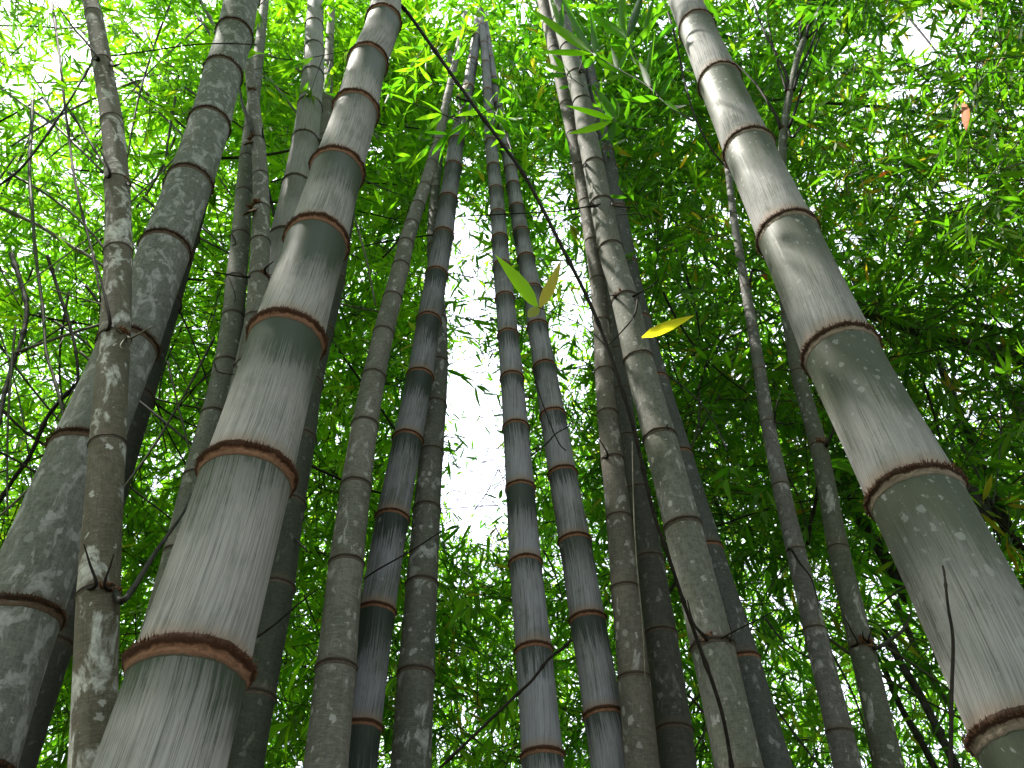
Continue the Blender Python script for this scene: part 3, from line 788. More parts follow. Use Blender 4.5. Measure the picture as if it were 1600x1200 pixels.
stem('vine', 'thin dark vine hanging loose left of the thickest right culm near the top', 'vine', [(1030, -20), (1050, 40), (1068, 120), (1085, 180), (1110, 230), (1135, 262)], 3.5, 1.3, M_TWIG, end=0.9)

gl = 'thin bare stems crossing the left foliage'
LEFT = [
 ('long thin dark stem running from the top left down to the thick mottled culm', [(81, 0), (92, 80), (101, 162), (108, 215), (115, 270), (130, 340), (145, 398), (158, 470)], 6, M_TWIG),
 ('upright brown stem at the far left with a swollen node halfway up', [(51, 155), (49, 205), (46, 260), (51, 337), (56, 400), (67, 484), (72, 550), (84, 589), (97, 640), (105, 690), (113, 740), (121, 800)], 7, M_STEM_GREEN),
 ('pale bare stem slanting down across the left edge below the canopy', [(-5, 322), (60, 352), (100, 378), (135, 398), (165, 418)], 8, M_STEM_PALE),
 ('greenish stem slanting from the left edge down to the thin blotched culm', [(-5, 134), (50, 172), (90, 200), (130, 238), (162, 270)], 6, M_STEM_GREEN),
 ('dark straight stem between the thin blotched culm and thick mottled culm near the top', [(165, -10), (190, 28), (230, 72), (277, 111)], 5, M_TWIG),
 ('dark stem climbing from the left edge towards the top of the thin blotched culm', [(-5, 292), (40, 255), (101, 169), (142, 101), (165, 60)], 5, M_TWIG),
 ('thin level stem running from the left edge to the top node of the blotched culm', [(-5, 40), (50, 41), (100, 44), (132, 42)], 4, M_STEM_GREEN),
 ('curved grey stem bending down along the lower left edge', [(17, 396), (32, 440), (42, 484), (34, 530), (20, 569), (8, 610), (0, 653), (-8, 690)], 10, M_STEM_GREY),
 ('dark level twig reaching the blotched culm from the left at mid height', [(44, 491), (90, 500), (130, 506), (166, 512)], 5, M_TWIG),
 ('dark bent branch low at the left running to the blotched culm', [(-5, 630), (25, 662), (57, 687), (95, 708), (140, 726)], 6, M_TWIG),
 ('short dark twig at the left edge under the bent branch', [(-5, 704), (30, 722), (67, 745)], 5, M_TWIG),
 ('dark arching stem left of the blotched culm below the swollen node stem', [(74, 400), (90, 450), (112, 520), (120, 560), (122, 600)], 7, M_TWIG),
 ('dark fine stem hanging right of the shaded left culm', [(280, 484), (300, 530), (315, 570), (327, 606)], 4, M_TWIG),
 ('fine stem slanting down towards the thickest left culm from the shaded culm', [(243, 629), (265, 680), (290, 725), (314, 770)], 4, M_TWIG),
 ('brown forked branch in the lower left corner before the bright foliage', [(-5, 790), (20, 750), (48, 710), (75, 650), (110, 610), (150, 570)], 9, M_TWIG),
 ('pale twig in the left foliage ending at the blotched culm', [(80, 452), (110, 462), (140, 470), (165, 478)], 4, M_STEM_PALE),
 ('faint green stem standing between the shaded culm and the ringed slim culm', [(262, 565), (275, 620), (290, 680), (305, 740)], 5, M_STEM_GREEN),
 ('dark stem from top left passing behind the blotched culm to the mottled one', [(101, 162), (130, 205), (158, 250), (182, 287)], 5, M_TWIG),
 ('thin dark twig running right across the mottled culm near the top', [(170, 88), (230, 80), (300, 70), (360, 68), (400, 70)], 3, M_TWIG),
 ('dark slanting pair stem meeting the mottled culm near the top edge', [(286, -10), (300, 15), (320, 40), (333, 62)], 7, M_STEM_GREY),
 ('grey slanting stem just right of another at the top of the mottled culm', [(308, -10), (318, 10), (332, 36), (338, 55)], 8, M_STEM_GREEN),
]
for i, (lab, pts, wd, mt) in enumerate(LEFT):
    stem('bare_stem', lab, 'stem', pts, wd * 0.75, 1.75 + 0.11 * (i % 5) if i not in (18,) else 1.05, mt, gl, knots=9 if wd > 4 else 0, end=0.8)
rs = random.Random(5)
for i in range(64):
    x = rs.uniform(-40, 430); y = rs.uniform(-40, 620)
    a = rs.choice((rs.uniform(60, 110), rs.uniform(20, 60), rs.uniform(120, 160), rs.uniform(-20, 20)))
    ln = rs.uniform(120, 420)
    dx, dy = math.cos(R(a)) * ln, math.sin(R(a)) * ln
    bend = rs.uniform(-0.12, 0.12)
    pts = [(x + dx * t - dy * bend * math.sin(math.pi * t), y + dy * t + dx * bend * math.sin(math.pi * t)) for t in (0, 0.25, 0.5, 0.75, 1)]
    wd = rs.uniform(2.5, 5.0); mt = rs.choice((M_TWIG, M_TWIG, M_TWIG, M_STEM_GREEN, M_STEM_GREEN, M_STEM_GREY, M_STEM_PALE))
    stem('bare_stem', where(*pts[2], '%s %s %s stem' % ('thin' if wd > 3.8 else 'fine', tone(mt), slant(pts))), 'stem', pts, wd, rs.uniform(1.8, 2.7), mt, gl, end=0.7)

gr = 'leaning stems behind the right culm'
RIGHT = [
 ('grey green leaning culm running behind the thickest right culm to the right edge', [(1610, 566), (1565, 553), (1532, 545), (1480, 531), (1431, 515), (1380, 496), (1333, 480), (1290, 462)], 25, M_STEM_GREEN, 3.0),
 ('thinner pale green stem above the leaning culm at the right edge', [(1610, 528), (1560, 515), (1500, 503), (1440, 490), (1360, 474)], 11, M_STEM_GREEN, 3.3),
 ('dark leaning stem right of the thickest right culm below mid height', [(1545, 810), (1520, 772), (1499, 748), (1465, 700), (1431, 656), (1400, 610)], 17, M_STEM_GREY, 2.8),
 ('dark leaning stem near the right edge going up towards the leaning culm', [(1580, 830), (1552, 770), (1530, 720), (1500, 650), (1465, 560)], 14, M_STEM_GREY, 3.6),
 ('pale leaning stem at the right edge under the leaning culm', [(1610, 668), (1590, 636), (1566, 589), (1548, 550)], 16, M_STEM_PALE, 3.4),
 ('grey stem slanting across the upper right corner', [(1610, 140), (1575, 120), (1549, 101), (1510, 82)], 15, M_STEM_GREY, 3.4),
 ('grey stem slanting at the right edge below the upper corner one', [(1610, 272), (1570, 254), (1532, 233), (1490, 212)], 15, M_STEM_GREY, 3.6),
 ('long green twig arching level across the upper right foliage', [(1610, 208), (1530, 192), (1440, 176), (1347, 165), (1260, 159), (1192, 155)], 6, M_STEM_GREEN, 2.6),
 ('dark leaning trunk behind the two thin right culms near the bottom', [(1420, 940), (1397, 895), (1370, 850), (1340, 806), (1323, 775), (1300, 730)], 20, M_STEM_GREY, 3.6),
 ('dark leaning stem low behind the thickest right culm', [(1500, 1210), (1470, 1150), (1440, 1090), (1410, 1040), (1380, 985)], 14, M_STEM_GREY, 3.4),
 ('dim leaning stem low between the right thin culm and thickest right culm', [(1470, 1220), (1440, 1160), (1405, 1100), (1380, 1040)], 11, M_STEM_GREY, 3.9),
 ('dim pale stem leaning low beside the thickest right culm', [(1480, 1100), (1450, 1050), (1425, 1000), (1400, 940)], 12, M_STEM_PALE, 4.2),
 ('dark stem at the right edge below mid height', [(1610, 870), (1590, 850), (1560, 810), (1535, 770)], 14, M_TWIG, 3.2),
 ('brown thin stem rising between the thin right culms', [(1262, 850), (1266, 820), (1273, 790), (1278, 760)], 6, M_TWIG, 3.0),
]
for lab, pts, wd, mt, y0 in RIGHT:
    stem('leaning_stem', lab, 'stem', pts, wd, y0, mt, gr, knots=19 if wd > 9 else 9, end=0.8)
for i in range(52):
    x = rs.uniform(1000, 1600); y = rs.uniform(-40, 1200)
    a = rs.uniform(35, 75) if rs.random() < 0.6 else rs.uniform(-25, 150)
    ln = rs.uniform(90, 300)
    dx, dy = math.cos(R(a)) * ln, math.sin(R(a)) * ln
    bend = rs.uniform(-0.1, 0.1)
    pts = [(x + dx * t - dy * bend * math.sin(math.pi * t), y + dy * t + dx * bend * math.sin(math.pi * t)) for t in (0, 0.25, 0.5, 0.75, 1)]
    wd = rs.uniform(2.5, 5.5); mt = rs.choice((M_TWIG, M_STEM_GREEN, M_STEM_GREEN, M_STEM_GREY))
    stem('bare_stem', where(*pts[2], '%s %s %s stem' % ('thin' if wd > 3.8 else 'fine', tone(mt), slant(pts))), 'stem', pts, wd, rs.uniform(2.3, 3.2), mt, 'thin bare stems tangled in the right foliage', end=0.6)
for i in range(16):
    x = rs.uniform(470, 1000); y = rs.uniform(60, 1000)
    a = rs.uniform(-60, 150); ln = rs.uniform(80, 240)
    dx, dy = math.cos(R(a)) * ln, math.sin(R(a)) * ln
    pts = [(x, y), (x + dx * .5 + dy * .05, y + dy * .5 - dx * .05), (x + dx, y + dy)]
    mt = rs.choice((M_TWIG, M_STEM_GREEN))
    stem('bare_stem', where(*pts[1], 'very fine %s %s twig' % (tone(mt), slant(pts))), 'stem', pts, rs.uniform(1.6, 3), rs.uniform(2.8, 4.2), mt, 'fine bare twigs behind the middle culms', end=0.6)

# ------------------------------------------------------------------ leaves
def leaf_mesh(name, mat, tint, width=0.13, fold=0.25, droop=0.15, twist=0.0):
    """lance shaped blade with a folded midrib, length 1 along +Y, upper side +Z"""
    prof = [(0.0, 0.12), (0.06, 0.3), (0.18, 0.78), (0.36, 1.0), (0.58, 0.86), (0.80, 0.46), (0.93, 0.16), (1.0, 0.0)]
    V, F, T = [], [], []
    for t, q in prof:
        wv = q * width * 0.5
        z = -droop * t * t
        tw = twist * t
        for s in (-1, 0, 1):
            V.append((s * wv * math.cos(tw), t, z + abs(s) * wv * fold + s * wv * math.sin(tw)))
            T.append(tint)
    for i in range(len(prof) - 1):
        a = i * 3
        F += [(a, a + 1, a + 4, a + 3), (a + 1, a + 2, a + 5, a + 4)]
    return mesh_from(name, V, F, mat, True, {'tint': T})

def orient(o, base, tip, normal, length=None):
    y = (tip - base); L = length or y.length
    y.normalize()
    z = normal - y * normal.dot(y); z.normalize()
    x = y.cross(z)
    m = Matrix((x, y, z)).transposed().to_4x4()
    m.translation = base
    return m, L

NEAR = dict(trans=0.72, tcol=1.25, rough=0.5)
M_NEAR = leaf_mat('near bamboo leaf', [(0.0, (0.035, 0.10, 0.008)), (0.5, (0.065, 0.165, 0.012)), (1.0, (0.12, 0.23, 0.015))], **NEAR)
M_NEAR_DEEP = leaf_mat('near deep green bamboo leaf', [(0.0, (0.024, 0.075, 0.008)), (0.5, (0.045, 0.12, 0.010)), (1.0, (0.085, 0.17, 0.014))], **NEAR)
M_NEAR_LIGHT = leaf_mat('near young sunlit bamboo leaf', [(0.0, (0.08, 0.17, 0.012)), (0.5, (0.12, 0.23, 0.015)), (1.0, (0.19, 0.28, 0.02))], **NEAR)  # sunlight partly put into these paler close leaves too
LEAF_SETS = {
    'mid': [leaf_mesh('leaf', M_NEAR, t, wd, 0.3, dr, tw) for t, wd, dr, tw in ((0.1, 0.15, 0.1, 0.3), (0.3, 0.17, 0.25, -0.3), (0.5, 0.14, 0.15, 0.2), (0.7, 0.16, 0.3, 0.0), (0.4, 0.18, 0.05, -0.5))],
    'deep': [leaf_mesh('leaf', M_NEAR_DEEP, t, wd, 0.3, dr, tw) for t, wd, dr, tw in ((0.0, 0.15, 0.1, 0.3), (0.25, 0.17, 0.25, -0.3), (0.5, 0.14, 0.15, 0.2), (0.75, 0.16, 0.3, 0.0), (0.35, 0.18, 0.05, -0.5))],
    'light': [leaf_mesh('leaf', M_NEAR_LIGHT, t, wd, 0.3, dr, tw) for t, wd, dr, tw in ((0.1, 0.15, 0.1, 0.3), (0.3, 0.17, 0.25, -0.3), (0.5, 0.14, 0.15, 0.2), (0.75, 0.16, 0.3, 0.0))],
}

def spray(name, label, stems, leaves, y0, mats, stem_w=3.0, group=None, cat='bamboo twig'):
    """a leafy twig seen close: every leaf (base x, y, tip x, y, width px, dy) is a part"""
    base = at(stems[0][0][0], stems[0][0][1], y0)
    root = empty(name, base, label, cat, group)
    rs_ = random.Random(len(leaves) * 31 + int(stems[0][0][0]))
    for st in stems:
        L = [at(a, b, y0) for a, b in st]
        line = smooth_poly(L, 5)
        rad = [0.5 * stem_w * depth(z) / FPX * (1 - 0.6 * j / (len(line) - 1)) for j, z in enumerate(line)]
        child('stem', tube_mesh('stem', line, rad, M_STEM_GREEN, 6, base), root, base)
    for q in leaves:
        bx, by, tx, ty, wd = q[:5]
        key = q[5] if len(q) > 5 else mats
        b = at(bx, by, y0); t = at(tx, ty, y0 + rs_.uniform(-0.05, 0.05))
        me = rs_.choice(LEAF_SETS[key])
        o = bpy.data.objects.new('leaf', me)
        nrm = (EYE - b).normalized() * -1 + Vector((rs_.uniform(-.35, .35), rs_.uniform(-.35, .35), 0.3 + rs_.uniform(-.35, .35)))
        m, L = orient(o, b, t, nrm)
        wr = 0.7 * wd * depth(b) / FPX
        nat = (max(v.co.x for v in me.vertices) - min(v.co.x for v in me.vertices))
        m = Matrix.Translation(-base) @ m @ Matrix.Diagonal((wr / nat, L, L * 0.8, 1))
        link(o, root)
        o.matrix_local = m
    return root

def z2(x, y): return (530 + x / 2.963, y / 2.963)
def zl(x0, y0, x1, y1, wd, *k): return (*z2(x0, y0), *z2(x1, y1), wd / 2.963, *k)
spray('leafy_twig', 'large bright green leafy twig hanging over the top of the mottled culm cluster',
      [[z2(1480, 450), z2(1420, 392), z2(1290, 318), z2(1165, 243)], [z2(1640, 560), z2(1540, 500), z2(1480, 450)]],
      [zl(1165, 240, 915, 65, 62, 'light'), zl(1165, 248, 938, 236, 42, 'light'), zl(1162, 232, 1040, 42, 55), zl(1185, 248, 1180, 110, 46), zl(1185, 268, 1098, 330, 48, 'deep'),
       zl(1185, 262, 1322, 348, 60), zl(1290, 318, 1265, 225, 40), zl(1300, 322, 1330, 240, 36), zl(1420, 392, 1440, 250, 44, 'deep'),
       zl(1475, 452, 1318, 466, 46), zl(1440, 405, 1395, 290, 50), zl(1455, 440, 1475, 330, 40, 'deep'), zl(1480, 455, 1560, 330, 46, 'deep'), zl(1500, 470, 1590, 520, 44),
       zl(1028, 140, 985, -10, 44, 'light'), zl(1020, 150, 1042, 60, 36), zl(1175, 246, 1215, 300, 30)], 1.15, 'mid', 3.0)
spray('leafy_twig', 'broad dark green leafy twig at the top between the cluster and thickest right culm',
      [[z2(1480, 450), z2(1410, 340), z2(1360, 230), z2(1332, 178)], [z2(1360, 230), z2(1400, 160), z2(1470, 60)]],
      [zl(1330, 178, 1145, 44, 66), zl(1326, 165, 1285, -20, 60), zl(1336, 172, 1400, -20, 64, 'deep'), zl(1332, 190, 1250, 205, 44, 'deep'), zl(1345, 195, 1350, 300, 50, 'deep'),
       zl(1360, 225, 1450, 110, 50, 'deep'), zl(1355, 220, 1330, 345, 46), zl(1440, 230, 1530, 80, 56, 'deep'), zl(1420, 225, 1425, 20, 50), zl(1450, 275, 1540, 200, 40, 'deep'),
       zl(1230, 35, 1050, 25, 36, 'deep'), zl(1240, 40, 1130, 55, 40, 'deep'), zl(1195, 150, 1195, 250, 40, 'deep'), zl(1400, 130, 1475, 0, 46), zl(1440, 90, 1540, 10, 40, 'deep')], 1.25, 'mid', 3.0)
spray('leafy_twig', 'green twig with two long leaves, below the large bright leafy twig',
      [[z2(1420, 600), z2(1350, 590), z2(1275, 556)]],
      [zl(1262, 552, 1058, 482, 44, 'light'), zl(1262, 562, 1040, 642, 50, 'light'), zl(1285, 552, 1188, 405, 52), zl(1280, 570, 1225, 700, 56, 'deep'), zl(1290, 548, 1300, 440, 36), zl(1320, 585, 1390, 500, 34, 'deep')], 1.2, 'mid', 2.6)
spray('leafy_twig', 'small green twig of slim leaves over the slim culm at top of the cluster',
      [[z2(1130, 400), z2(1090, 372), z2(1045, 340)]],
      [zl(1048, 352, 955, 342, 32), zl(1045, 335, 935, 285, 34, 'light'), zl(1042, 322, 998, 262, 40), zl(1062, 402, 1005, 405, 24), zl(1075, 370, 1060, 300, 24)], 1.2, 'mid', 2.2)
spray('leafy_twig', 'bright sprig over the top of the two lavender culms beside the vine',
      [[z2(800, 700), z2(770, 620), z2(740, 560), z2(725, 520)], [z2(740, 560), z2(690, 530), z2(650, 500)]],
      [zl(725, 520, 690, 470, 22), zl(740, 560, 800, 520, 24), zl(725, 530, 650, 590, 22, 'light'), zl(770, 620, 700, 600, 24), zl(770, 620, 690, 690, 26, 'light'),
       zl(650, 500, 600, 440, 26), zl(650, 500, 590, 520, 24), zl(690, 530, 640, 480, 22), zl(690, 530, 670, 620, 24, 'light'), zl(800, 700, 740, 690, 22)], 1.7, 'mid', 2.0)
spray('leafy_twig', 'leafy twig covering the top of the dark tan ringed culm under the vine',
      [[z2(430, 640), z2(500, 560), z2(560, 510), z2(590, 480)], [z2(560, 510), z2(600, 560)]],
      [zl(590, 480, 650, 430, 24), zl(590, 480, 560, 420, 24), zl(560, 510, 500, 470, 26, 'light'), zl(560, 510, 580, 590, 24), zl(500, 560, 440, 540, 26, 'light'), zl(500, 560, 520, 480, 24),
       zl(500, 560, 470, 640, 24), zl(600, 560, 660, 600, 24), zl(600, 560, 620, 640, 24), zl(600, 560, 560, 600, 20), zl(430, 640, 400, 590, 22)], 1.8, 'mid', 2.0)

def loose_leaf(name, label, cat, leaves, y0, group=None, stems=()):
    """leaves: (base, tip, width, material, tint)"""
    if len(leaves) == 1 and not stems:
        root = None
    else:
        root = empty(name, at(*leaves[0][0], y0), label, cat, group)
    for (bx, by), (tx, ty), wd, mat in leaves:
        b = at(bx, by, y0); t = at(tx, ty, y0 - 0.01)
        wr = wd * depth(b) / FPX
        L = (t - b).length
        me = leaf_mesh('leaf', mat, random.random(), wr / L, 0.25, 0.05)
        o = bpy.data.objects.new('leaf' if root else name, me)
        nrm = (b - EYE).normalized() + Vector((0.3, -0.1, 0.25))
        m, L = orient(o, b, t, nrm)
        m = m @ Matrix.Diagonal((L, L, L, 1))
        link(o, root)
        o.matrix_local = (Matrix.Translation(-root.location) @ m) if root else m
        if not root:
            o['label'] = label; o['category'] = cat
            if group: o['group'] = group
    for st, wd in stems:
        line = smooth_poly([at(a, b, y0) for a, b in st], 5)
        child('stem', tube_mesh('stem', line, [0.5 * wd * depth(z) / FPX for z in line], M_TWIG, 6, root.location), root, None)
    return root

loose_leaf('leaf_sprig', 'sprig of one lime, one yellow and one olive leaf before the right lavender culm', 'leaf sprig',
           [((841, 481), (779, 400), 25, M_LEAF_LIME), ((843, 482), (877, 411), 20, M_LEAF_YELLOW), ((841, 478), (824, 498), 17, M_LEAF_OLIVE)], 1.2,
           stems=[([(841, 480), (865, 489), (900, 503), (925, 520), (946, 540)], 1.8)])
loose_leaf('yellow_leaf', 'single yellow leaf stuck on the right side of the mottled culm right of gap', 'leaf', [((1003, 527), (1083, 493), 18, M_LEAF_YELLOW)], 1.35)
loose_leaf('orange_leaf', 'long orange dead leaf hanging upright in the upper right foliage', 'leaf', [((1503, 160), (1517, 210), 15, M_LEAF_RUST)], 1.5)
loose_leaf('orange_leaf', 'small orange dead leaf lying right of the thickest right culm near the top', 'leaf', [((1389, 267), (1370, 277), 7, M_LEAF_RUST)], 2.1)
loose_leaf('orange_leaf', 'small rusty dead leaf beside the thin straight culm on the right', 'leaf', [((1190, 430), (1206, 438), 9, M_LEAF_RUST)], 2.3)

# ------------------------------------------------------------------ leafy branches whose leaves can be told apart
def leafy_branch(x, y, y0, label, group, sets, rs_, n_leaf=15, size=1.0, reach=0.55):
    base = at(x, y, y0)
    root = empty('leafy_branch', base, label, 'bamboo branch', group)
    ang = rs_.uniform(0, 2 * math.pi)
    d = Vector((math.cos(ang), math.sin(ang) * 0.6, rs_.uniform(-0.5, 0.15))).normalized()
    line = [Vector((0, 0, 0))]
    for q in range(7):
        d = (d + Vector((rs_.uniform(-.18, .18), rs_.uniform(-.18, .18), -0.10))).normalized()
        line.append(line[-1] + d * reach / 7)
    child('stem', tube_mesh('stem', line, [0.0032 - 0.00035 * i for i in range(8)], M_STEM_GREEN, 5), root, base)
    for q in range(n_leaf):
        f = 0.15 + 0.85 * (q // 3) / max(1, (n_leaf - 1) // 3)
        i = min(6, int(f * 7)); p = line[i].lerp(line[i + 1], min(1, f * 7 - i))
        td = (line[i + 1] - line[i]).normalized()
        sd_ = Vector((rs_.uniform(-1, 1), rs_.uniform(-1, 1), rs_.uniform(-0.8, 0.3)))
        ld = (td * 0.8 + sd_ * 0.8 + Vector((0, 0, -0.25))).normalized()
        o = bpy.data.objects.new('leaf', rs_.choice(LEAF_SETS[rs_.choice(sets)]))
        nrm = Vector((rs_.uniform(-.6, .6), rs_.uniform(-.6, .6), 1))
        m, L = orient(o, p, p + ld, nrm)
        L = rs_.uniform(0.10, 0.19) * size
        link(o, root)
        o.matrix_local = m @ Matrix.Diagonal((L, L, L, 1))
    return root

rs = random.Random(77)
AREAS = [  # x0, x1, y0, y1, number, label, group, leaf sets
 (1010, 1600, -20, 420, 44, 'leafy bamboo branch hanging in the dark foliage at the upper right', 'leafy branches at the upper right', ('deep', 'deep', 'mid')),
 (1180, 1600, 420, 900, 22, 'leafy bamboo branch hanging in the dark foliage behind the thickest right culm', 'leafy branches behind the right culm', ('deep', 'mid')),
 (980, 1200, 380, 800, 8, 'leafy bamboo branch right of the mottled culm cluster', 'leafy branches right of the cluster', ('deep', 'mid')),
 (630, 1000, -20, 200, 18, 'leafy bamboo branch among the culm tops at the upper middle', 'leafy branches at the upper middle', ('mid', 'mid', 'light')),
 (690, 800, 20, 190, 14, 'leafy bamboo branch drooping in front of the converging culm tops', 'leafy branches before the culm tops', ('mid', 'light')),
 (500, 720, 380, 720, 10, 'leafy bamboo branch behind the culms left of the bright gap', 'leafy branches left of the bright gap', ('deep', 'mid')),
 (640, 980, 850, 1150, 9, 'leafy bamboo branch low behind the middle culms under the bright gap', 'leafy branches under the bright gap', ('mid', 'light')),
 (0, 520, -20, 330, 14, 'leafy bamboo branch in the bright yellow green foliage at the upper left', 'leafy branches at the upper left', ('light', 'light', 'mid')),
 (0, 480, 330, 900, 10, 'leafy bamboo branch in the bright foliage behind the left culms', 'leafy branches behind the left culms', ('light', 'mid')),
]
for x0, x1, ya, yb, n_, lab, grp, sets in AREAS:
    for i in range(n_):
        bx, by, nl = rs.uniform(x0, x1), rs.uniform(ya, yb), rs.choice((12, 15, 18))
        look = ('sparse ' if nl == 12 else 'full ' if nl == 18 else '') + ('bright' if sets[0] == 'light' else 'green' if sets[0] == 'mid' else 'dark green') + ' leafy branch'
        leafy_branch(bx, by, rs.uniform(1.35, 1.75) if 'before' in grp else rs.uniform(2.55, 3.6), where(bx, by, look), grp, sets, rs, nl)

# ------------------------------------------------------------------ foliage masses: many thousand leaves in drooping sprays
GAPS = [(757, 700, 74, 190, .98), (725, 615, 64, 92, .96), (725, 780, 76, 64, .96), (735, 430, 60, 155, .93), (862, 310, 45, 85, .92), (900, 470, 46, 140, .9),
        (880, 640, 34, 130, .65), (720, 350, 40, 50, .8), (590, 240, 26, 36, .8), (560, 330, 26, 60, .6), (692, 25, 26, 26, .8), (615, 350, 24, 60, .5), (1430, 65, 40, 26, .8), (1075, 205, 22, 20, .8),
        (1490, 300, 55, 30, .6), (1545, 500, 40, 26, .55), (1520, 620, 70, 60, .45), (1110, 320, 40, 40, .4), (30, 590, 60, 60, .6), (60, 700, 60, 70, .5), (250, 720, 40, 50, .4),
        (60, 1160, 50, 50, .4), (1360, 930, 40, 40, .4), (860, 900, 40, 60, .3), (1220, 520, 20, 40, .3)]

def project(Pw):
    q = Pw - np.array(EYE)
    zc = q @ np.array(FWD); zc = np.where(zc < 0.05, 0.05, zc)
    return 800 + FPX * (q @ np.array(RGT)) / zc, 600 - FPX * (q @ np.array(UPV)) / zc

def foliage(name, label, cat, centres, mat, leaves_per=28, size=(0.10, 0.19), clear=1.0, tint=(0.0, 0.8), spread=0.42, seed=1, twigs=True, fine=True):
    """one mesh of drooping leaf sprays round the given centres (N, 3)"""
    g_ = np.random.default_rng(seed)
    S = len(centres)
    T = 5; K = leaves_per // T
    az = g_.uniform(0, 2 * np.pi, S)
    bd = np.stack([np.cos(az), np.sin(az), g_.uniform(-0.5, 0.3, S)], 1)
    bd /= np.linalg.norm(bd, axis=1, keepdims=True)
    # twig ends along each branch
    f = g_.uniform(-1, 1, (S, T, 1))
    side = g_.normal(0, 0.35, (S, T, 3))
    te = centres[:, None, :] + bd[:, None, :] * f * spread + side * spread
    te[..., 2] -= 0.15 * np.abs(f[..., 0])
    td = bd[:, None, :] * 0.7 * np.sign(f) + side * 1.2 + np.array([0, 0, -0.25])
    td /= np.linalg.norm(td, axis=2, keepdims=True)
    ld = td[:, :, None, :] + g_.normal(0, 0.55, (S, T, K, 3)) + np.array([0, 0, -0.2])
    ld /= np.linalg.norm(ld, axis=3, keepdims=True)
    base = te[:, :, None, :] + td[:, :, None, :] * g_.uniform(-0.12, 0.05, (S, T, K, 1)) + ld * 0.01
    st = g_.uniform(tint[0], tint[1], (S, 1, 1)) + g_.normal(0, 0.13, (S, T, K))
    old = g_.random((S, T, K)) < 0.004
    st = np.where(old, 1.0, st)
    base = base.reshape(-1, 3); ld = ld.reshape(-1, 3); st = np.clip(st.reshape(-1), 0, 1)
    N = len(base)
    L = g_.uniform(size[0], size[1], N)
    W = L * (g_.uniform(0.13, 0.19, N) if fine else g_.uniform(0.16, 0.24, N))
    # openings where the sky shows
    px, py = project(base + ld * (L / 2)[:, None])
    keep = np.ones(N)
    for gx, gy, rx, ry, stg in GAPS:
        keep *= 1 - clear * stg * np.exp(-(((px - gx) / rx) ** 2 + ((py - gy) / ry) ** 2) ** 1.5)
    m = g_.random(N) < keep
    base, ld, st, L, W = base[m], ld[m], st[m], L[m], W[m]
    N = len(base)
    nr = g_.normal(0, 0.55, (N, 3)) + np.array([0, 0, 1.0])
    nr -= ld * (nr * ld).sum(1, keepdims=True)
    nr /= np.linalg.norm(nr, axis=1, keepdims=True)
    sx = np.cross(ld, nr)
    dr = (L * g_.uniform(0.0, 0.22, N))[:, None]
    def pt(t, s, q):
        return base + ld * (L * t)[:, None] + sx * (W * s * q)[:, None] - nr * dr * t * t
    if fine: V = np.stack([pt(0, 0, 0), pt(.22, -.43, 1), pt(.22, .43, 1), pt(.6, -.45, 1), pt(.6, .45, 1), pt(1, 0, 0)], 1).reshape(-1, 3)
    else: V = np.stack([pt(0, 0, 0), pt(.36, -.5, 1), pt(.36, .5, 1), pt(1, 0, 0)], 1).reshape(-1, 3)
    k = (np.arange(N) * (6 if fine else 4))[:, None]
    if not fine: tri = np.concatenate([k + np.array([[0, 2, 1]]), k + np.array([[1, 2, 3]])], 1).reshape(-1, 3)
    else: tri = np.concatenate([k + np.array([[0, 2, 1]]), k + np.array([[1, 2, 4]]), k + np.array([[1, 4, 3]]), k + np.array([[3, 4, 5]])], 1).reshape(-1, 3)
    tintv = np.repeat(st, 6 if fine else 4)
    nmat = np.zeros(len(tri), np.int32)
    if twigs:   # three sided twiglets from the branch to each spray tip
        A = np.repeat(centres[:, None, :] - bd[:, None, :] * 0, T, 1).reshape(-1, 3) + 0
        A = (centres[:, None, :] + bd[:, None, :] * f * spread * 0.55).reshape(-1, 3)
        B = te.reshape(-1, 3)
        px, py = project((A + B) / 2)
        kp = np.ones(len(A))
        for gx, gy, rx, ry, stg in GAPS:
            kp *= 1 - clear * stg * np.exp(-(((px - gx) / rx) ** 2 + ((py - gy) / ry) ** 2) ** 1.5)
        mm = g_.random(len(A)) < kp * 0.8
        A, B = A[mm], B[mm]
        # the branch itself too
        A = np.concatenate([A, (centres - bd * spread)[::2]]); B = np.concatenate([B, (centres + bd * spread)[::2]])
        D = B - A; D /= np.linalg.norm(D, axis=1, keepdims=True) + 1e-9
        E = np.cross(D, np.array([0.2, 0.3, 0.93])); E /= np.linalg.norm(E, axis=1, keepdims=True) + 1e-9
        Fv = np.cross(D, E)
        o0 = len(V); n2 = len(A)
        ring = []
        for P_, r_ in ((A, 0.0035), (B, 0.0018)):
            for a_ in (0, 2.094, 4.189):
                ring.append(P_ + (E * math.cos(a_) + Fv * math.sin(a_)) * r_)
        V = np.concatenate([V, np.stack(ring, 1).reshape(-1, 3)])
        k = (np.arange(n2) * 6)[:, None] + o0
        t2 = np.concatenate([k + np.array([[a, b, 3 + b]]) for a, b in ((0, 1), (1, 2), (2, 0))] + [k + np.array([[a, 3 + b, 3 + a]]) for a, b in ((0, 1), (1, 2), (2, 0))], 1).reshape(-1, 3)
        tri = np.concatenate([tri, t2]); nmat = np.concatenate([nmat, np.ones(len(t2), np.int32)])
        tintv = np.concatenate([tintv, np.zeros(n2 * 6)])
    me = bpy.data.meshes.new(name)
    me.vertices.add(len(V)); me.vertices.foreach_set('co', V.astype(np.float32).ravel())
    me.loops.add(len(tri) * 3); me.loops.foreach_set('vertex_index', tri.astype(np.int32).ravel())
    me.polygons.add(len(tri)); me.polygons.foreach_set('loop_start', np.arange(0, len(tri) * 3, 3, dtype=np.int32))
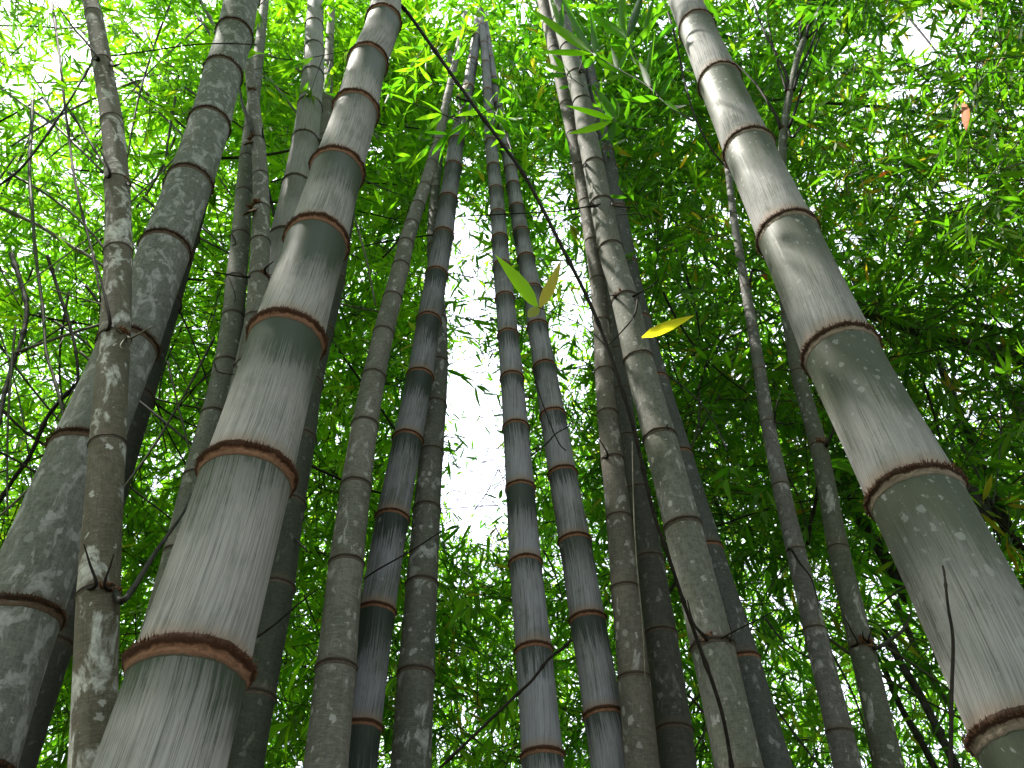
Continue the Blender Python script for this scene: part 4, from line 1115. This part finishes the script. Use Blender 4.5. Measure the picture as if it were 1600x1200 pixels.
    me.polygons.foreach_set('loop_total', np.full(len(tri), 3, np.int32))
    me.materials.append(mat); me.materials.append(M_STEM_GREEN)
    me.polygons.foreach_set('material_index', nmat)
    a = me.attributes.new('tint', 'FLOAT', 'POINT'); a.data.foreach_set('value', tintv.astype(np.float32))
    me.update(); me.validate()
    o = bpy.data.objects.new(name, me)
    o['label'] = label; o['category'] = cat; o['kind'] = 'stuff'
    link(o)
    print('FOLIAGE', label, N, 'leaves', len(tri), 'tris')
    return o

def shell(n, az0, az1, el0, el1, r0, r1, seed, power=1.0):
    """centres scattered through a sector of the grove round the clump"""
    g_ = np.random.default_rng(seed)
    az = np.radians(g_.uniform(az0, az1, n))
    el = np.arcsin(g_.uniform(math.sin(R(el0)), math.sin(R(el1)), n))
    r = r0 + (r1 - r0) * g_.random(n) ** power
    P_ = np.stack([r * np.cos(el) * np.sin(az), r * np.cos(el) * np.cos(az), 1.5 + r * np.sin(el)], 1)
    # the clump itself stands in a clearing: few sprays between the culms
    front = (P_[:, 1] > -0.3) & (P_[:, 1] < 2.75 - 0.10 * (P_[:, 2] - 1.5)) & (P_[:, 0] > -3.6) & (P_[:, 0] < 2.6)
    return P_[~front | (g_.random(n) < 0.03)]

FOL = [
 # label, az0, az1, el0, el1, r0, r1, n, mat, size, tint, fine blades
 ('bright yellow green bamboo foliage behind the left culms', -85, -13, 8, 62, 4.0, 9.5, 5100, M_LEAF_SUNLIT, (0.09, 0.17), (0.0, 0.7), True),
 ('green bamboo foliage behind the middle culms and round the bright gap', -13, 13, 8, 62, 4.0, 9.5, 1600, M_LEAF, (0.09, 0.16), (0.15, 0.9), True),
 ('dark green bamboo foliage behind the right culms', 13, 85, 33, 62, 3.9, 9.5, 2500, M_LEAF_SHADED, (0.09, 0.17), (0.25, 0.92), True),
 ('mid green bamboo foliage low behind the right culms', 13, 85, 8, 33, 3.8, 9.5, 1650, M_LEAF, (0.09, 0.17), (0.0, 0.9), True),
 ('bright bamboo canopy overhead at the upper left', -140, -13, 62, 90, 5.0, 11.0, 3000, M_LEAF_SUNLIT, (0.13, 0.22), (0.0, 0.7), False),
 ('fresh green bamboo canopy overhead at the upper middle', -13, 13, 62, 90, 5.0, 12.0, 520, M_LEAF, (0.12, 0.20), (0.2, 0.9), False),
 ('dark bamboo canopy overhead at the upper right', 13, 130, 62, 90, 5.0, 11.0, 2200, M_LEAF_SHADED, (0.13, 0.22), (0.05, 0.8), False),
 ('unseen bamboo foliage added behind the viewpoint to shade the culms', 80, 280, -8, 62, 4.0, 8.0, 1100, M_LEAF, (0.26, 0.38), (0.0, 0.7), False),  # unseen mass, added to block light falling on the culm fronts
 ('distant pale green bamboo foliage far behind the grove', -60, 60, 4, 66, 9.5, 16.0, 4300, M_LEAF_SUNLIT, (0.16, 0.27), (0.0, 0.8), False),
]
for i, (lab, a0, a1, e0, e1, r0, r1, n_, mt, sz, tn, fine_) in enumerate(FOL):
    foliage('bamboo_foliage', lab, 'foliage', shell(n_, a0, a1, e0, e1, r0, r1, 40 + i, 0.8), mt, 30, sz, 1.0, tn, 0.42 if r0 < 8 else 0.7, 60 + i, twigs=r0 < 8, fine=fine_)
